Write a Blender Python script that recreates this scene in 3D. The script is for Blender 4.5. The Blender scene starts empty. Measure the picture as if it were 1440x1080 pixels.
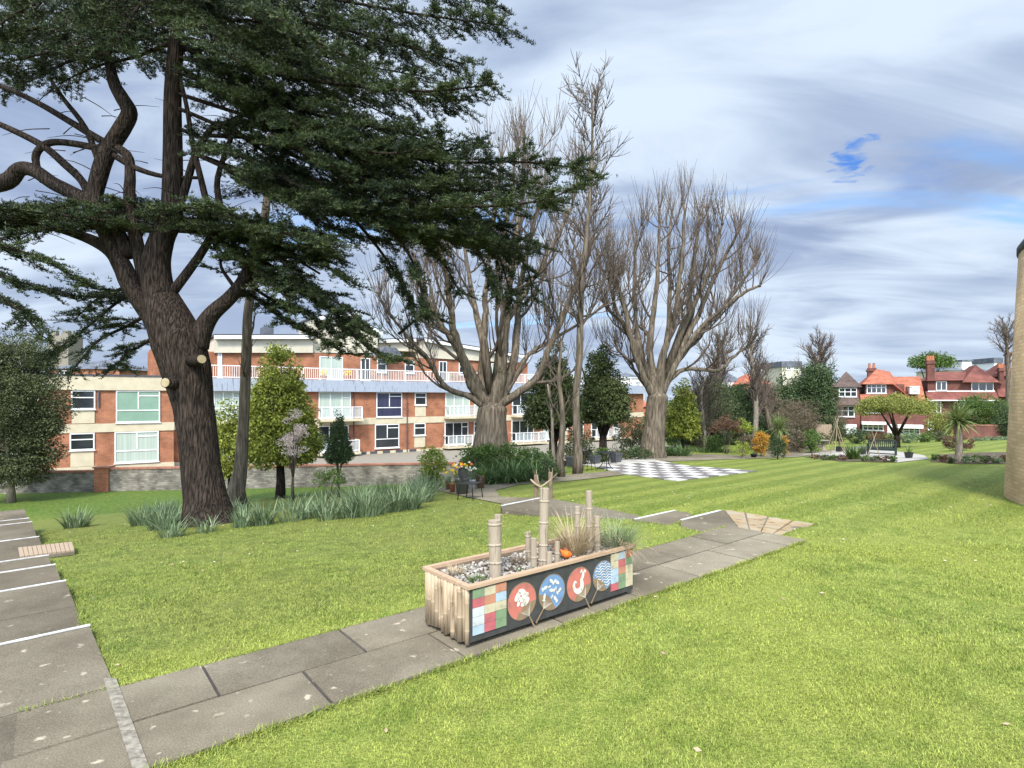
import bpy, math, random
import numpy as np
from mathutils import Vector, Matrix
random.seed(11)
RG = np.random.default_rng(11)
S = bpy.context.scene
COL = S.collection
R = math.radians

# ------------------------------------------------------------------ camera model (photo pixels 1440x1080)
F, CX, HY, CZ = 800.0, 720.0, 560.0, 2.2
UX, UY = -0.63, 0.7766          # downhill direction of the garden (also the direction of both flights of steps)
EX, EY = 0.7766, 0.63           # along the main path


def sst(a, b, x):
    t = np.clip((x - a) / (b - a), 0, 1)
    return t * t * (3 - 2 * t)


def ter(x, y):
    x = np.asarray(x, float); y = np.asarray(y, float)
    s = (x + 4.06) * UX + (y - 5.47) * UY + .7
    sp = np.where(s > 6, s, np.log1p(np.exp(np.clip(s * 3, -40, 40))) / 3)
    w = 1 - sst(-6, 3, x - 0.5 * np.clip(y - 20, 0, 34))
    z = -0.085 * np.minimum(sp, 8)
    z = z - w * 0.13 * np.clip(s - 8, 0, None) - (1 - w) * 0.02 * np.clip(s - 8, 0, 60)
    z = z - 0.022 * np.clip(y - 22, 0, 50) * sst(4, 20, x)
    z = z - 0.17 * np.clip(y - 20.3 - 6.5 * sst(-1.5, 1.0, x), 0, 12) * sst(-7, -2, x) * (1 - sst(2.5, 6.0, x - 0.1 * (y - 20)))
    z = np.maximum(z, -2.75)
    return z


def tz(x, y):
    return float(ter(x, y))


def ray(px, py, D):
    return Vector(((px - CX) / F * D, D, CZ + (HY - py) / F * D))


def gp(px, py, lift=0.0):
    """ground point seen at photo pixel"""
    k = (px - CX) / F; m = (HY - py) / F
    D = np.arange(2.0, 140, 0.02)
    h = CZ + m * D - (ter(k * D, D) + lift)
    i = int(np.argmax(h <= 0)) if (h <= 0).any() else len(D) - 1
    d = D[i]
    return Vector((k * d, d, tz(k * d, d) + lift))


def gd(px, D, lift=0.0):
    x = (px - CX) / F * D
    return Vector((x, D, tz(x, D) + lift))


def zplane(px, py, z):
    D = F * (CZ - z) / (py - HY)
    return Vector(((px - CX) / F * D, D, z))


# ------------------------------------------------------------------ mesh builder
class MB:
    def __init__(s):
        s.v = []; s.f = []; s.m = []; s.cur = 0

    def add(s, vs, fs):
        o = len(s.v)
        s.v.extend([tuple(p) for p in vs])
        for f in fs:
            s.f.append(tuple(i + o for i in f)); s.m.append(s.cur)

    def box(s, x0, y0, z0, x1, y1, z1):
        if x0 > x1: x0, x1 = x1, x0
        if y0 > y1: y0, y1 = y1, y0
        if z0 > z1: z0, z1 = z1, z0
        s.add([(x0, y0, z0), (x1, y0, z0), (x1, y1, z0), (x0, y1, z0), (x0, y0, z1), (x1, y0, z1), (x1, y1, z1), (x0, y1, z1)],
              [(0, 3, 2, 1), (4, 5, 6, 7), (0, 1, 5, 4), (1, 2, 6, 5), (2, 3, 7, 6), (3, 0, 4, 7)])
        return s

    def bar(s, p, q, w, h=None):
        h = h or w
        p = Vector(p); q = Vector(q); d = (q - p).normalized()
        a = Vector((0, 0, 1)) if abs(d.z) < .9 else Vector((0, 1, 0))
        u = d.cross(a).normalized() * w / 2; t = u.cross(d).normalized() * h / 2
        vs = [p - u - t, p + u - t, p + u + t, p - u + t, q - u - t, q + u - t, q + u + t, q - u + t]
        s.add(vs, [(0, 3, 2, 1), (4, 5, 6, 7), (0, 1, 5, 4), (1, 2, 6, 5), (2, 3, 7, 6), (3, 0, 4, 7)])
        return s

    def tube(s, pts, rad, n=6, cap=True):
        pts = [Vector(p) for p in pts]
        if not hasattr(rad, '__len__'): rad = [rad] * len(pts)
        o = len(s.v); u = None
        for i, p in enumerate(pts):
            d = pts[min(i + 1, len(pts) - 1)] - pts[max(i - 1, 0)]
            if d.length < 1e-9: d = Vector((0, 0, 1))
            d.normalize()
            if u is None:
                a = Vector((0, 0, 1)) if abs(d.z) < .9 else Vector((1, 0, 0))
                u = d.cross(a).normalized()
            else:
                u = (u - d * u.dot(d))
                u = u.normalized() if u.length > 1e-6 else d.orthogonal().normalized()
            w = d.cross(u)
            for k in range(n):
                an = 2 * math.pi * k / n
                s.v.append(tuple(p + (u * math.cos(an) + w * math.sin(an)) * rad[i]))
        for i in range(len(pts) - 1):
            for k in range(n):
                a = o + i * n + k; b = o + i * n + (k + 1) % n
                s.f.append((a, b, b + n, a + n)); s.m.append(s.cur)
        if cap:
            s.f.append(tuple(o + k for k in range(n))[::-1]); s.m.append(s.cur)
            e = o + (len(pts) - 1) * n
            s.f.append(tuple(e + k for k in range(n))); s.m.append(s.cur)
        return s

    def lathe(s, prof, c=(0, 0, 0), n=20, sq=False):
        o = len(s.v); c = Vector(c)
        for r, z in prof:
            for k in range(n):
                an = 2 * math.pi * (k + .5) / n
                s.v.append((c.x + r * math.cos(an), c.y + r * math.sin(an), c.z + z))
        for i in range(len(prof) - 1):
            for k in range(n):
                a = o + i * n + k; b = o + i * n + (k + 1) % n
                s.f.append((a, b, b + n, a + n)); s.m.append(s.cur)
        s.f.append(tuple(o + k for k in range(n))[::-1]); s.m.append(s.cur)
        e = o + (len(prof) - 1) * n
        s.f.append(tuple(e + k for k in range(n))); s.m.append(s.cur)
        return s

    def prism(s, poly, h, up=(0, 0, 1)):
        n = len(poly); up = Vector(up) * h
        a = [Vector(p) for p in poly]; b = [p + up for p in a]
        s.add(a + b, [tuple(range(n))[::-1], tuple(range(n, 2 * n))] + [(i, (i + 1) % n, n + (i + 1) % n, n + i) for i in range(n)])
        return s

    def ell(s, c, r, n=8, m=6, rot=0.0):
        c = Vector(c); vs = []; fs = []
        ca, sa = math.cos(rot), math.sin(rot)
        for i in range(m + 1):
            th = math.pi * i / m
            for k in range(n):
                ph = 2 * math.pi * k / n
                x, y, z = r[0] * math.sin(th) * math.cos(ph), r[1] * math.sin(th) * math.sin(ph), r[2] * math.cos(th)
                vs.append((c.x + x * ca - y * sa, c.y + x * sa + y * ca, c.z + z))
        for i in range(m):
            for k in range(n):
                a = i * n + k; b = i * n + (k + 1) % n
                fs.append((a, a + n, b + n, b))
        s.add(vs, fs); return s

    def build(s, name, mat, parent=None, local=False, smooth=False):
        v = np.array(s.v, float).reshape(-1, 3)
        return raw(name, v, s.f, mat, parent, local, smooth, s.m)


def raw(name, v, f, mat, parent=None, local=False, smooth=False, mi=None):
    me = bpy.data.meshes.new(name)
    base = world_loc(parent) if (parent is not None and not local) else Vector((0, 0, 0))
    v = np.asarray(v, float) - np.array(base)[None, :]
    if isinstance(f, np.ndarray):
        n, k = f.shape
        me.vertices.add(len(v)); me.vertices.foreach_set('co', v.astype(np.float32).ravel())
        me.loops.add(n * k); me.loops.foreach_set('vertex_index', f.astype(np.int32).ravel())
        me.polygons.add(n)
        me.polygons.foreach_set('loop_start', np.arange(0, n * k, k, dtype=np.int32))
        me.polygons.foreach_set('loop_total', np.full(n, k, dtype=np.int32))
        me.update(calc_edges=True); me.validate()
    else:
        me.from_pydata(v.tolist(), [], f)
    mats = mat if isinstance(mat, (list, tuple)) else [mat]
    for m in mats: me.materials.append(m)
    if mi is not None and len(mats) > 1:
        me.polygons.foreach_set('material_index', np.array(mi, dtype=np.int32))
    if smooth:
        me.polygons.foreach_set('use_smooth', np.ones(len(me.polygons), dtype=bool))
    me.update()
    o = bpy.data.objects.new(name, me); COL.objects.link(o)
    if parent is not None: o.parent = parent
    return o


def world_loc(o):
    p = Vector((0, 0, 0))
    while o is not None:
        p = p + o.location; o = o.parent
    return p


def tag(o, label=None, cat=None, group=None, kind=None):
    if label: o['label'] = label
    if cat: o['category'] = cat
    if group: o['group'] = group
    if kind: o['kind'] = kind
    return o


def thing(name, label, cat, loc=(0, 0, 0), rz=0.0, group=None):
    o = bpy.data.objects.new(name, None); COL.objects.link(o)
    o.location = loc; o.rotation_euler = (0, 0, rz); o.empty_display_size = .2
    return tag(o, label, cat, group)


def dup(root, loc, rz=None, label=None, group=None):
    def cp(o, par):
        c = o.copy(); COL.objects.link(c)
        if par is not None: c.parent = par
        for ch in o.children: cp(ch, c)
        return c
    r = cp(root, None); r.location = loc
    if rz is not None: r.rotation_euler = (0, 0, rz)
    if label: r['label'] = label
    if group: r['group'] = group
    return r


def spl(pts, k=5):
    """Catmull-Rom through vectors / tuples"""
    P = [np.array(p, float) for p in pts]
    P = [2 * P[0] - P[1]] + P + [2 * P[-1] - P[-2]]
    out = []
    for i in range(1, len(P) - 2):
        for j in range(k):
            t = j / k
            out.append(.5 * ((2 * P[i]) + (-P[i - 1] + P[i + 1]) * t + (2 * P[i - 1] - 5 * P[i] + 4 * P[i + 1] - P[i + 2]) * t * t
                             + (-P[i - 1] + 3 * P[i] - 3 * P[i + 1] + P[i + 2]) * t ** 3))
    out.append(P[-2])
    return out


# ------------------------------------------------------------------ materials
def nd(nt, typ, **kw):
    n = nt.nodes.new(typ)
    for k, v in kw.items():
        if k.startswith('i_'):
            n.inputs[int(k[2:]) if k[2:].isdigit() else k[2:].replace('_', ' ')].default_value = v
        else:
            setattr(n, k, v)
    return n


def lk(nt, a, b, ao=0, bi=0):
    nt.links.new(a.outputs[ao] if not hasattr(a, 'is_linked') else a, b.inputs[bi] if not hasattr(b, 'is_linked') else b)


def c4(c): return (c[0], c[1], c[2], 1)


def newmat(name):
    m = bpy.data.materials.new(name); m.use_nodes = True
    nt = m.node_tree; b = nt.nodes['Principled BSDF']
    return m, nt, b


def mat(name, c1, c2=None, rough=.8, scale=6., metal=0., bump=0., bscale=30., stretch=(1, 1, 1), spec=.3, c3=None, island=0.0):
    """two/three tone noise surface with optional bump"""
    m, nt, b = newmat(name)
    b.inputs['Roughness'].default_value = rough; b.inputs['Metallic'].default_value = metal
    b.inputs['Specular IOR Level'].default_value = spec
    tc = nd(nt, 'ShaderNodeTexCoord'); mp = nd(nt, 'ShaderNodeMapping'); mp.inputs['Scale'].default_value = stretch
    lk(nt, tc, mp, 'Object', 'Vector')
    c2 = c2 or tuple(x * .8 for x in c1)
    n = nd(nt, 'ShaderNodeTexNoise'); n.inputs['Scale'].default_value = scale; n.inputs['Detail'].default_value = 6
    lk(nt, mp, n, 0, 'Vector')
    cr = nd(nt, 'ShaderNodeValToRGB'); e = cr.color_ramp.elements
    e[0].position = .34; e[0].color = c4(c1); e[1].position = .66; e[1].color = c4(c2)
    if c3:
        x = e.new(.56); x.color = c4(c3)
    lk(nt, n, cr, 0, 0)
    last = cr.outputs[0]
    if island:
        g = nd(nt, 'ShaderNodeNewGeometry'); h = nd(nt, 'ShaderNodeHueSaturation')
        mr = nd(nt, 'ShaderNodeMapRange'); mr.inputs[3].default_value = 1 - island; mr.inputs[4].default_value = 1 + island
        lk(nt, g, mr, 'Random Per Island', 0); lk(nt, mr, h, 0, 'Value'); nt.links.new(last, h.inputs['Color']); last = h.outputs[0]
    nt.links.new(last, b.inputs['Base Color'])
    if bump:
        n2 = nd(nt, 'ShaderNodeTexNoise'); n2.inputs['Scale'].default_value = bscale; n2.inputs['Detail'].default_value = 5
        lk(nt, mp, n2, 0, 'Vector')
        bp = nd(nt, 'ShaderNodeBump'); bp.inputs['Strength'].default_value = bump; bp.inputs['Distance'].default_value = .05
        lk(nt, n2, bp, 0, 'Height'); lk(nt, bp, b, 0, 'Normal')
    return m


def leafmat(name, c1, c2, c3=None, scale=2.5, trans=.25, var=.35, rough=.55):
    m, nt, b = newmat(name)
    nt.nodes.remove(b); out = nt.nodes['Material Output']
    g = nd(nt, 'ShaderNodeNewGeometry'); tc = nd(nt, 'ShaderNodeTexCoord')
    n = nd(nt, 'ShaderNodeTexNoise'); n.inputs['Scale'].default_value = scale; n.inputs['Detail'].default_value = 3
    lk(nt, tc, n, 'Object', 'Vector')
    ad = nd(nt, 'ShaderNodeMath', operation='MULTIPLY_ADD'); ad.inputs[1].default_value = .5
    lk(nt, g, ad, 'Random Per Island', 0); lk(nt, n, ad, 0, 2)
    cr = nd(nt, 'ShaderNodeValToRGB'); e = cr.color_ramp.elements
    e[0].position = .45; e[0].color = c4(c1); e[1].position = .95; e[1].color = c4(c2)
    if c3:
        x = e.new(.7); x.color = c4(c3)
    lk(nt, ad, cr, 0, 0)
    d = nd(nt, 'ShaderNodeBsdfPrincipled'); d.inputs['Roughness'].default_value = rough; d.inputs['Specular IOR Level'].default_value = .25
    t = nd(nt, 'ShaderNodeBsdfTranslucent'); mx = nd(nt, 'ShaderNodeMixShader'); mx.inputs[0].default_value = trans
    lk(nt, cr, d, 0, 'Base Color'); lk(nt, cr, t, 0, 'Color')
    lk(nt, d, mx, 0, 1); lk(nt, t, mx, 0, 2); lk(nt, mx, out, 0, 0)
    return m


def brickmat(name, c1, c2, mortar, bw=.225, bh=.075, polar=None, bumps=.4, weather=.35):
    m, nt, b = newmat(name)
    b.inputs['Roughness'].default_value = .9; b.inputs['Specular IOR Level'].default_value = .15
    tc = nd(nt, 'ShaderNodeTexCoord'); sp = nd(nt, 'ShaderNodeSeparateXYZ'); lk(nt, tc, sp, 'Object', 0)
    cb = nd(nt, 'ShaderNodeCombineXYZ')
    if polar:
        at = nd(nt, 'ShaderNodeMath', operation='ARCTAN2'); lk(nt, sp, at, 1, 0); lk(nt, sp, at, 0, 1)
        ml = nd(nt, 'ShaderNodeMath', operation='MULTIPLY'); ml.inputs[1].default_value = polar; lk(nt, at, ml, 0, 0)
        lk(nt, ml, cb, 0, 0)
    else:
        ad = nd(nt, 'ShaderNodeMath', operation='ADD'); lk(nt, sp, ad, 0, 0); lk(nt, sp, ad, 1, 1); lk(nt, ad, cb, 0, 0)
    lk(nt, sp, cb, 2, 1)
    br = nd(nt, 'ShaderNodeTexBrick'); br.inputs['Scale'].default_value = 1
    br.inputs['Brick Width'].default_value = bw; br.inputs['Row Height'].default_value = bh
    br.inputs['Mortar Size'].default_value = .009; br.inputs['Color1'].default_value = c4(c1); br.inputs['Color2'].default_value = c4(c2)
    br.inputs['Mortar'].default_value = c4(mortar); br.inputs['Bias'].default_value = -.1
    lk(nt, cb, br, 0, 'Vector')
    n = nd(nt, 'ShaderNodeTexNoise'); n.inputs['Scale'].default_value = 1.3; n.inputs['Detail'].default_value = 8; lk(nt, tc, n, 'Object', 'Vector')
    mr = nd(nt, 'ShaderNodeMapRange'); mr.inputs[1].default_value = .3; mr.inputs[2].default_value = .7
    mr.inputs[3].default_value = 1 - weather; mr.inputs[4].default_value = 1 + weather * .5
    lk(nt, n, mr, 0, 0)
    hs = nd(nt, 'ShaderNodeHueSaturation'); lk(nt, br, hs, 0, 'Color'); lk(nt, mr, hs, 0, 'Value'); lk(nt, hs, b, 0, 'Base Color')
    bp = nd(nt, 'ShaderNodeBump'); bp.inputs['Strength'].default_value = bumps; bp.inputs['Distance'].default_value = .02; bp.invert = True
    lk(nt, br, bp, 1, 'Height'); lk(nt, bp, b, 0, 'Normal')
    return m


def barkmat(name, c1, c2, scale=9., bump=.9, zst=.22):
    m, nt, b = newmat(name)
    b.inputs['Roughness'].default_value = .95; b.inputs['Specular IOR Level'].default_value = .1
    tc = nd(nt, 'ShaderNodeTexCoord'); mp = nd(nt, 'ShaderNodeMapping'); mp.inputs['Scale'].default_value = (1, 1, zst)
    n0 = nd(nt, 'ShaderNodeTexNoise'); n0.inputs['Scale'].default_value = 2.2; n0.inputs['Detail'].default_value = 3
    lk(nt, tc, n0, 'Object', 'Vector')
    vm = nd(nt, 'ShaderNodeVectorMath', operation='MULTIPLY_ADD'); vm.inputs[1].default_value = (.10, .10, .3)
    lk(nt, n0, vm, 1, 0); lk(nt, tc, vm, 'Object', 2); lk(nt, vm, mp, 0, 0)
    vo = nd(nt, 'ShaderNodeTexVoronoi', feature='DISTANCE_TO_EDGE'); vo.inputs['Scale'].default_value = scale; lk(nt, mp, vo, 0, 'Vector')
    n = nd(nt, 'ShaderNodeTexNoise'); n.inputs['Scale'].default_value = scale * 2.5; n.inputs['Detail'].default_value = 8; lk(nt, mp, n, 0, 'Vector')
    mu = nd(nt, 'ShaderNodeMath', operation='MULTIPLY_ADD'); mu.inputs[1].default_value = .7
    lk(nt, vo, mu, 0, 0); lk(nt, n, mu, 0, 2)
    cr = nd(nt, 'ShaderNodeValToRGB'); e = cr.color_ramp.elements
    e[0].position = .42; e[0].color = c4(c1); e[1].position = .85; e[1].color = c4(c2); lk(nt, mu, cr, 0, 0); lk(nt, cr, b, 0, 'Base Color')
    bp = nd(nt, 'ShaderNodeBump'); bp.inputs['Strength'].default_value = bump; bp.inputs['Distance'].default_value = .08
    lk(nt, mu, bp, 0, 'Height'); lk(nt, bp, b, 0, 'Normal')
    return m


M = {}
M['white'] = mat('white paint', (.70, .70, .68), (.62, .62, .6), .5)
M['cream'] = mat('cream render', (.50, .44, .31), (.43, .375, .26), .85, 2.0)
M['creamw'] = mat('pale render', (.50, .46, .355), (.43, .39, .30), .85, 1.5)
M['lead'] = mat('lead cladding', (.25, .28, .33), (.16, .18, .22), .6, 3., stretch=(3, 1, .4), c3=(.30, .33, .38))
M['dark'] = mat('dark roof felt', (.05, .05, .06), (.08, .08, .09), .8)
M['glass'] = mat('window glass', (.015, .018, .02), (.03, .035, .04), .06, .6, spec=.6)
M['glass_blue'] = mat('window glass with dark curtain', (.02, .025, .05), (.05, .05, .09), .1, 6., stretch=(6, 6, .1), spec=.5)
M['curtain'] = mat('window glass with net curtain', (.30, .36, .31), (.40, .45, .38), .12, 3., stretch=(5, 5, .05), spec=.5)
M['blind'] = mat('window glass with green blind', (.17, .27, .2), (.20, .3, .22), .12, 2., spec=.5)
M['brick'] = brickmat('orange red brick', (.37, .125, .052), (.27, .085, .037), (.31, .21, .15))
M['brick_dk'] = brickmat('dark red brick', (.16, .055, .042), (.11, .04, .032), (.15, .10, .08))
M['brick_tan'] = brickmat('tan brick', (.58, .40, .21), (.46, .31, .155), (.42, .32, .21), polar=4.0, bumps=.7, weather=.2)
M['tile_orange'] = brickmat('orange clay tiles', (.40, .145, .085), (.31, .10, .06), (.18, .06, .04), .18, .13, bumps=.8)
M['tile_red'] = brickmat('dull red clay tiles', (.21, .08, .06), (.16, .058, .046), (.09, .04, .035), .18, .13, bumps=.8)
M['tile_brown'] = brickmat('brown weathered tiles', (.12, .085, .07), (.09, .06, .05), (.05, .035, .03), .18, .13, bumps=.8)
M['slate'] = brickmat('grey slates', (.13, .14, .16), (.10, .11, .13), (.05, .05, .06), .3, .2)
M['stonewall'] = brickmat('flint and rubble wall', (.30, .27, .22), (.14, .13, .115), (.22, .20, .16), .22, .10, bumps=1., weather=.6)
M['brick_cope'] = brickmat('red brick coping', (.34, .14, .09), (.27, .10, .06), (.25, .19, .15), .07, .2)
M['concrete'] = mat('weathered paving', (.135, .117, .088), (.075, .066, .051), .92, 1.7, bump=.25, bscale=60, c3=(.112, .097, .073), island=.13, spec=.1)
M['concrete_dk'] = mat('dark damp paving', (.07, .062, .05), (.12, .105, .083), .9, 1.4, bump=.25, bscale=60, island=.1)
M['stone_pale'] = mat('pale worn stone', (.26, .23, .18), (.13, .115, .09), .9, 22., bump=.3, bscale=40)
M['stain'] = mat('pale lichened paving', (.27, .235, .17), (.15, .125, .09), .9, 5, bump=.2, c3=(.27, .19, .10), island=.12)
M['nosing'] = mat('white step edge paint', (.62, .62, .59), (.40, .39, .36), .7, 9)
M['riser'] = mat('dark step face', (.035, .03, .027), (.06, .05, .045), .9, 5)


def pavemat(name, cd, cm, cl):
    m, nt, b = newmat(name); b.inputs['Roughness'].default_value = .93; b.inputs['Specular IOR Level'].default_value = .08
    tc = nd(nt, 'ShaderNodeTexCoord')
    def ns(sc, det=6, rough=.6):
        n = nd(nt, 'ShaderNodeTexNoise'); n.inputs['Scale'].default_value = sc; n.inputs['Detail'].default_value = det; n.inputs['Roughness'].default_value = rough
        lk(nt, tc, n, 'Object', 'Vector'); return n
    def ramp(src, a, ca, b_, cb):
        r = nd(nt, 'ShaderNodeValToRGB'); e = r.color_ramp.elements; e[0].position = a; e[0].color = c4(ca); e[1].position = b_; e[1].color = c4(cb); lk(nt, src, r, 0, 0); return r
    def mix(f, a, b_, mode='MIX'):
        n = nd(nt, 'ShaderNodeMix', data_type='RGBA', blend_type=mode)
        for s_, x in ((n.inputs['Factor'], f), (n.inputs[6], a), (n.inputs[7], b_)):
            if isinstance(x, (int, float)): s_.default_value = x
            elif isinstance(x, tuple): s_.default_value = c4(x)
            else: nt.links.new(x, s_)
        return n.outputs[2]
    base = ramp(ns(1.1, 8, .65), .34, cd, .66, cm).outputs[0]
    big = ramp(ns(.45, 4), .45, (0, 0, 0), .7, (1, 1, 1)).outputs[0]
    base = mix(big, base, cl)
    grit = ramp(ns(90, 3, .7), .3, (.62, .62, .6), .7, (1.35, 1.33, 1.3)).outputs[0]
    base = mix(1.0, base, grit, 'MULTIPLY')
    lic = ramp(ns(7, 3, .5), .66, (0, 0, 0), .72, (1, 1, 1)).outputs[0]
    base = mix(lic, base, tuple(x * 1.9 for x in cm))
    moss = ramp(ns(2.6, 7, .7), .60, (0, 0, 0), .72, (.55, .55, .55)).outputs[0]
    base = mix(moss, base, (.075, .078, .045))
    g = nd(nt, 'ShaderNodeNewGeometry'); mr = nd(nt, 'ShaderNodeMapRange'); mr.inputs[3].default_value = .82; mr.inputs[4].default_value = 1.2; lk(nt, g, mr, 'Random Per Island', 0)
    h = nd(nt, 'ShaderNodeHueSaturation'); lk(nt, mr, h, 0, 'Value'); nt.links.new(base, h.inputs['Color']); lk(nt, h, b, 0, 'Base Color')
    bp = nd(nt, 'ShaderNodeBump'); bp.inputs['Strength'].default_value = .35; bp.inputs['Distance'].default_value = .02; lk(nt, ns(45, 8, .7), bp, 0, 'Height'); lk(nt, bp, b, 0, 'Normal')
    return m


M['concrete'] = pavemat('weathered paving slabs', (.112, .094, .068), (.180, .154, .112), (.235, .207, .155))
M['concrete_dk'] = pavemat('dark weathered step slabs', (.090, .076, .056), (.138, .118, .087), (.18, .157, .118))
M['soil'] = mat('bare soil', (.06, .045, .03), (.10, .075, .05), .95, 6., bump=.6)
M['board_white'] = mat('worn white chess paint', (.46, .44, .40), (.33, .31, .28), .85, 3., c3=(.40, .38, .35), island=.1)
M['board_black'] = mat('worn dark chess slab', (.10, .09, .085), (.17, .15, .14), .9, 3., island=.15)
M['patio'] = mat('light paving', (.38, .355, .31), (.28, .26, .225), .9, 2., island=.08)
M['black_metal'] = mat('black metal', (.02, .02, .02), (.03, .03, .03), .4, metal=.3)
M['black_weave'] = mat('black woven seat', (.018, .018, .018), (.035, .035, .035), .6, 80.)
M['pot_grey'] = mat('dark grey pot', (.055, .058, .065), (.08, .083, .09), .6, 4)
M['pot_olive'] = mat('olive grey pot', (.09, .095, .075), (.14, .14, .11), .7, 4)
M['terracotta'] = mat('terracotta', (.36, .14, .07), (.26, .10, .05), .8, 7)
M['pot_brown'] = mat('brown pot', (.14, .08, .05), (.2, .12, .07), .8, 20)
M['bamboo'] = mat('weathered bamboo', (.25, .20, .145), (.15, .115, .08), .7, 5., stretch=(8, 8, .6), c3=(.30, .245, .18), island=.22)
M['bamboo_clad'] = mat('bamboo cladding', (.31, .23, .145), (.19, .13, .078), .6, 5., stretch=(8, 8, .8), c3=(.36, .275, .18), island=.3)
M['rim_wood'] = mat('pinkish timber rim', (.42, .29, .19), (.33, .22, .14), .6, 4., stretch=(1, 9, 9), bump=.1)
M['post_wood'] = mat('old timber', (.14, .10, .07), (.20, .15, .10), .9, 6., stretch=(6, 6, .5), bump=.3)
M['fence_wood'] = mat('fence timber', (.34, .26, .18), (.26, .19, .13), .9, 5., stretch=(8, 8, .5))
M['panel_black'] = mat('charcoal painted panel', (.035, .035, .032), (.05, .05, .045), .75, 9.)
M['pebble'] = mat('mixed pebbles', (.30, .27, .23), (.20, .18, .155), .7, 9., island=.6)
M['bench'] = mat('dark green bench paint', (.012, .022, .018), (.02, .03, .025), .5)
for k_, c_ in dict(p_red=(.50, .06, .07), p_orange=(.50, .18, .07), p_cream=(.56, .48, .28), p_white=(.58, .60, .58), p_blue=(.38, .50, .58),
                   p_green=(.16, .26, .10), fan_red=(.55, .11, .055), fan_blue=(.10, .24, .44), fan_brown=(.23, .13, .035), fan_pale=(.75, .70, .58)).items():
    M[k_] = mat('paint ' + k_, tuple(x * .72 + .06 for x in c_), tuple(x * .42 + .07 for x in c_), .8, 13., c3=tuple(x * .62 + .06 for x in c_))
M['flower_y'] = mat('yellow petals', (.80, .60, .03), (.75, .5, .02), .6)
M['flower_o'] = mat('orange petals', (.75, .2, .03), (.7, .12, .02), .6)
M['flower_w'] = mat('cream petals', (.8, .76, .6), (.75, .7, .5), .6)
M['bark_cedar'] = barkmat('cedar bark', (.013, .010, .008), (.072, .053, .041), 13., 1.0, .12)
M['bark_lime'] = barkmat('grey brown bark', (.062, .05, .036), (.185, .15, .11), 6., .5, .12)
M['twig'] = mat('brown twigs', (.060, .045, .034), (.105, .08, .06), .9, 3.)
M['bark_pale'] = barkmat('pale bark', (.14, .12, .09), (.27, .23, .18), 9., .4)
M['cutwood'] = mat('sawn branch end', (.36, .30, .18), (.28, .22, .12), .8, 9)
M['lf_cedar'] = leafmat('cedar needles', (.008, .015, .007), (.070, .092, .028), (.024, .038, .014), .9, .12)
M['lf_dark'] = leafmat('dark conifer leaves', (.022, .042, .018), (.09, .125, .045), (.045, .075, .028), 1.5)
M['lf_fir'] = leafmat('fir needles', (.028, .045, .016), (.125, .15, .05), (.065, .088, .028), 1.5)
M['lf_gold'] = leafmat('golden conifer leaves', (.085, .115, .02), (.34, .36, .06), (.19, .22, .035), 1.8)
M['lf_green'] = leafmat('green leaves', (.035, .07, .018), (.12, .18, .04), (.07, .12, .025), 2.5)
M['lf_lime'] = leafmat('lime leaves', (.10, .14, .02), (.28, .32, .05), (.19, .24, .03), 3)
M['lf_olive'] = leafmat('olive leaves', (.034, .044, .019), (.13, .145, .062), (.072, .086, .038), 2.5)
M['lf_blue'] = leafmat('blue green strap leaves', (.06, .095, .04), (.24, .30, .17), (.125, .18, .085), 3.)
M['lf_strap'] = leafmat('strap leaves', (.03, .06, .022), (.12, .19, .06), (.07, .115, .04), 3)
M['lf_brown'] = leafmat('brown twiggy growth', (.085, .06, .04), (.2, .15, .10), (.13, .10, .065), 2.5)
M['lf_orange'] = leafmat('orange blooms', (.22, .12, .02), (.50, .24, .03), (.36, .20, .03), 3.)
M['lf_pink'] = leafmat('pale blossom', (.50, .38, .33), (.74, .62, .55), None, 3.)
M['lf_dry'] = leafmat('dry grass', (.26, .19, .11), (.52, .42, .27), (.40, .31, .19), 8., .2)
M['lf_red'] = leafmat('reddish leaves', (.07, .035, .025), (.16, .09, .055), (.10, .06, .035), 2.5)
M['lf_cord'] = leafmat('cordyline leaves', (.07, .10, .03), (.24, .29, .10), (.15, .19, .06), 3)
M['lf_umb'] = leafmat('fresh spring leaves', (.10, .12, .025), (.27, .28, .07), (.18, .20, .04), 2.5)


# ------------------------------------------------------------------ vegetation helpers
def leaves(name, C, L, W, m, parent, dirs=None, jit=.8, bend=0.0):
    """diamond leaves at centres C"""
    C = np.asarray(C, float); n = len(C)
    d = RG.normal(size=(n, 3))
    if dirs is not None: d = np.asarray(dirs, float) + d * jit
    d /= np.linalg.norm(d, axis=1)[:, None] + 1e-9
    r = RG.normal(size=(n, 3)); u = np.cross(d, r); u /= np.linalg.norm(u, axis=1)[:, None] + 1e-9
    l = (L * RG.uniform(.65, 1.35, n))[:, None]; w = (W * RG.uniform(.7, 1.3, n))[:, None]
    v = np.empty((n, 4, 3)); v[:, 0] = C - d * l * .5; v[:, 1] = C + u * w * .5 + d * l * .05; v[:, 2] = C + d * l * .5; v[:, 3] = C - u * w * .5 + d * l * .05
    f = np.arange(n * 4).reshape(n, 4)
    return raw(name, v.reshape(-1, 3), f, m, parent)


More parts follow.
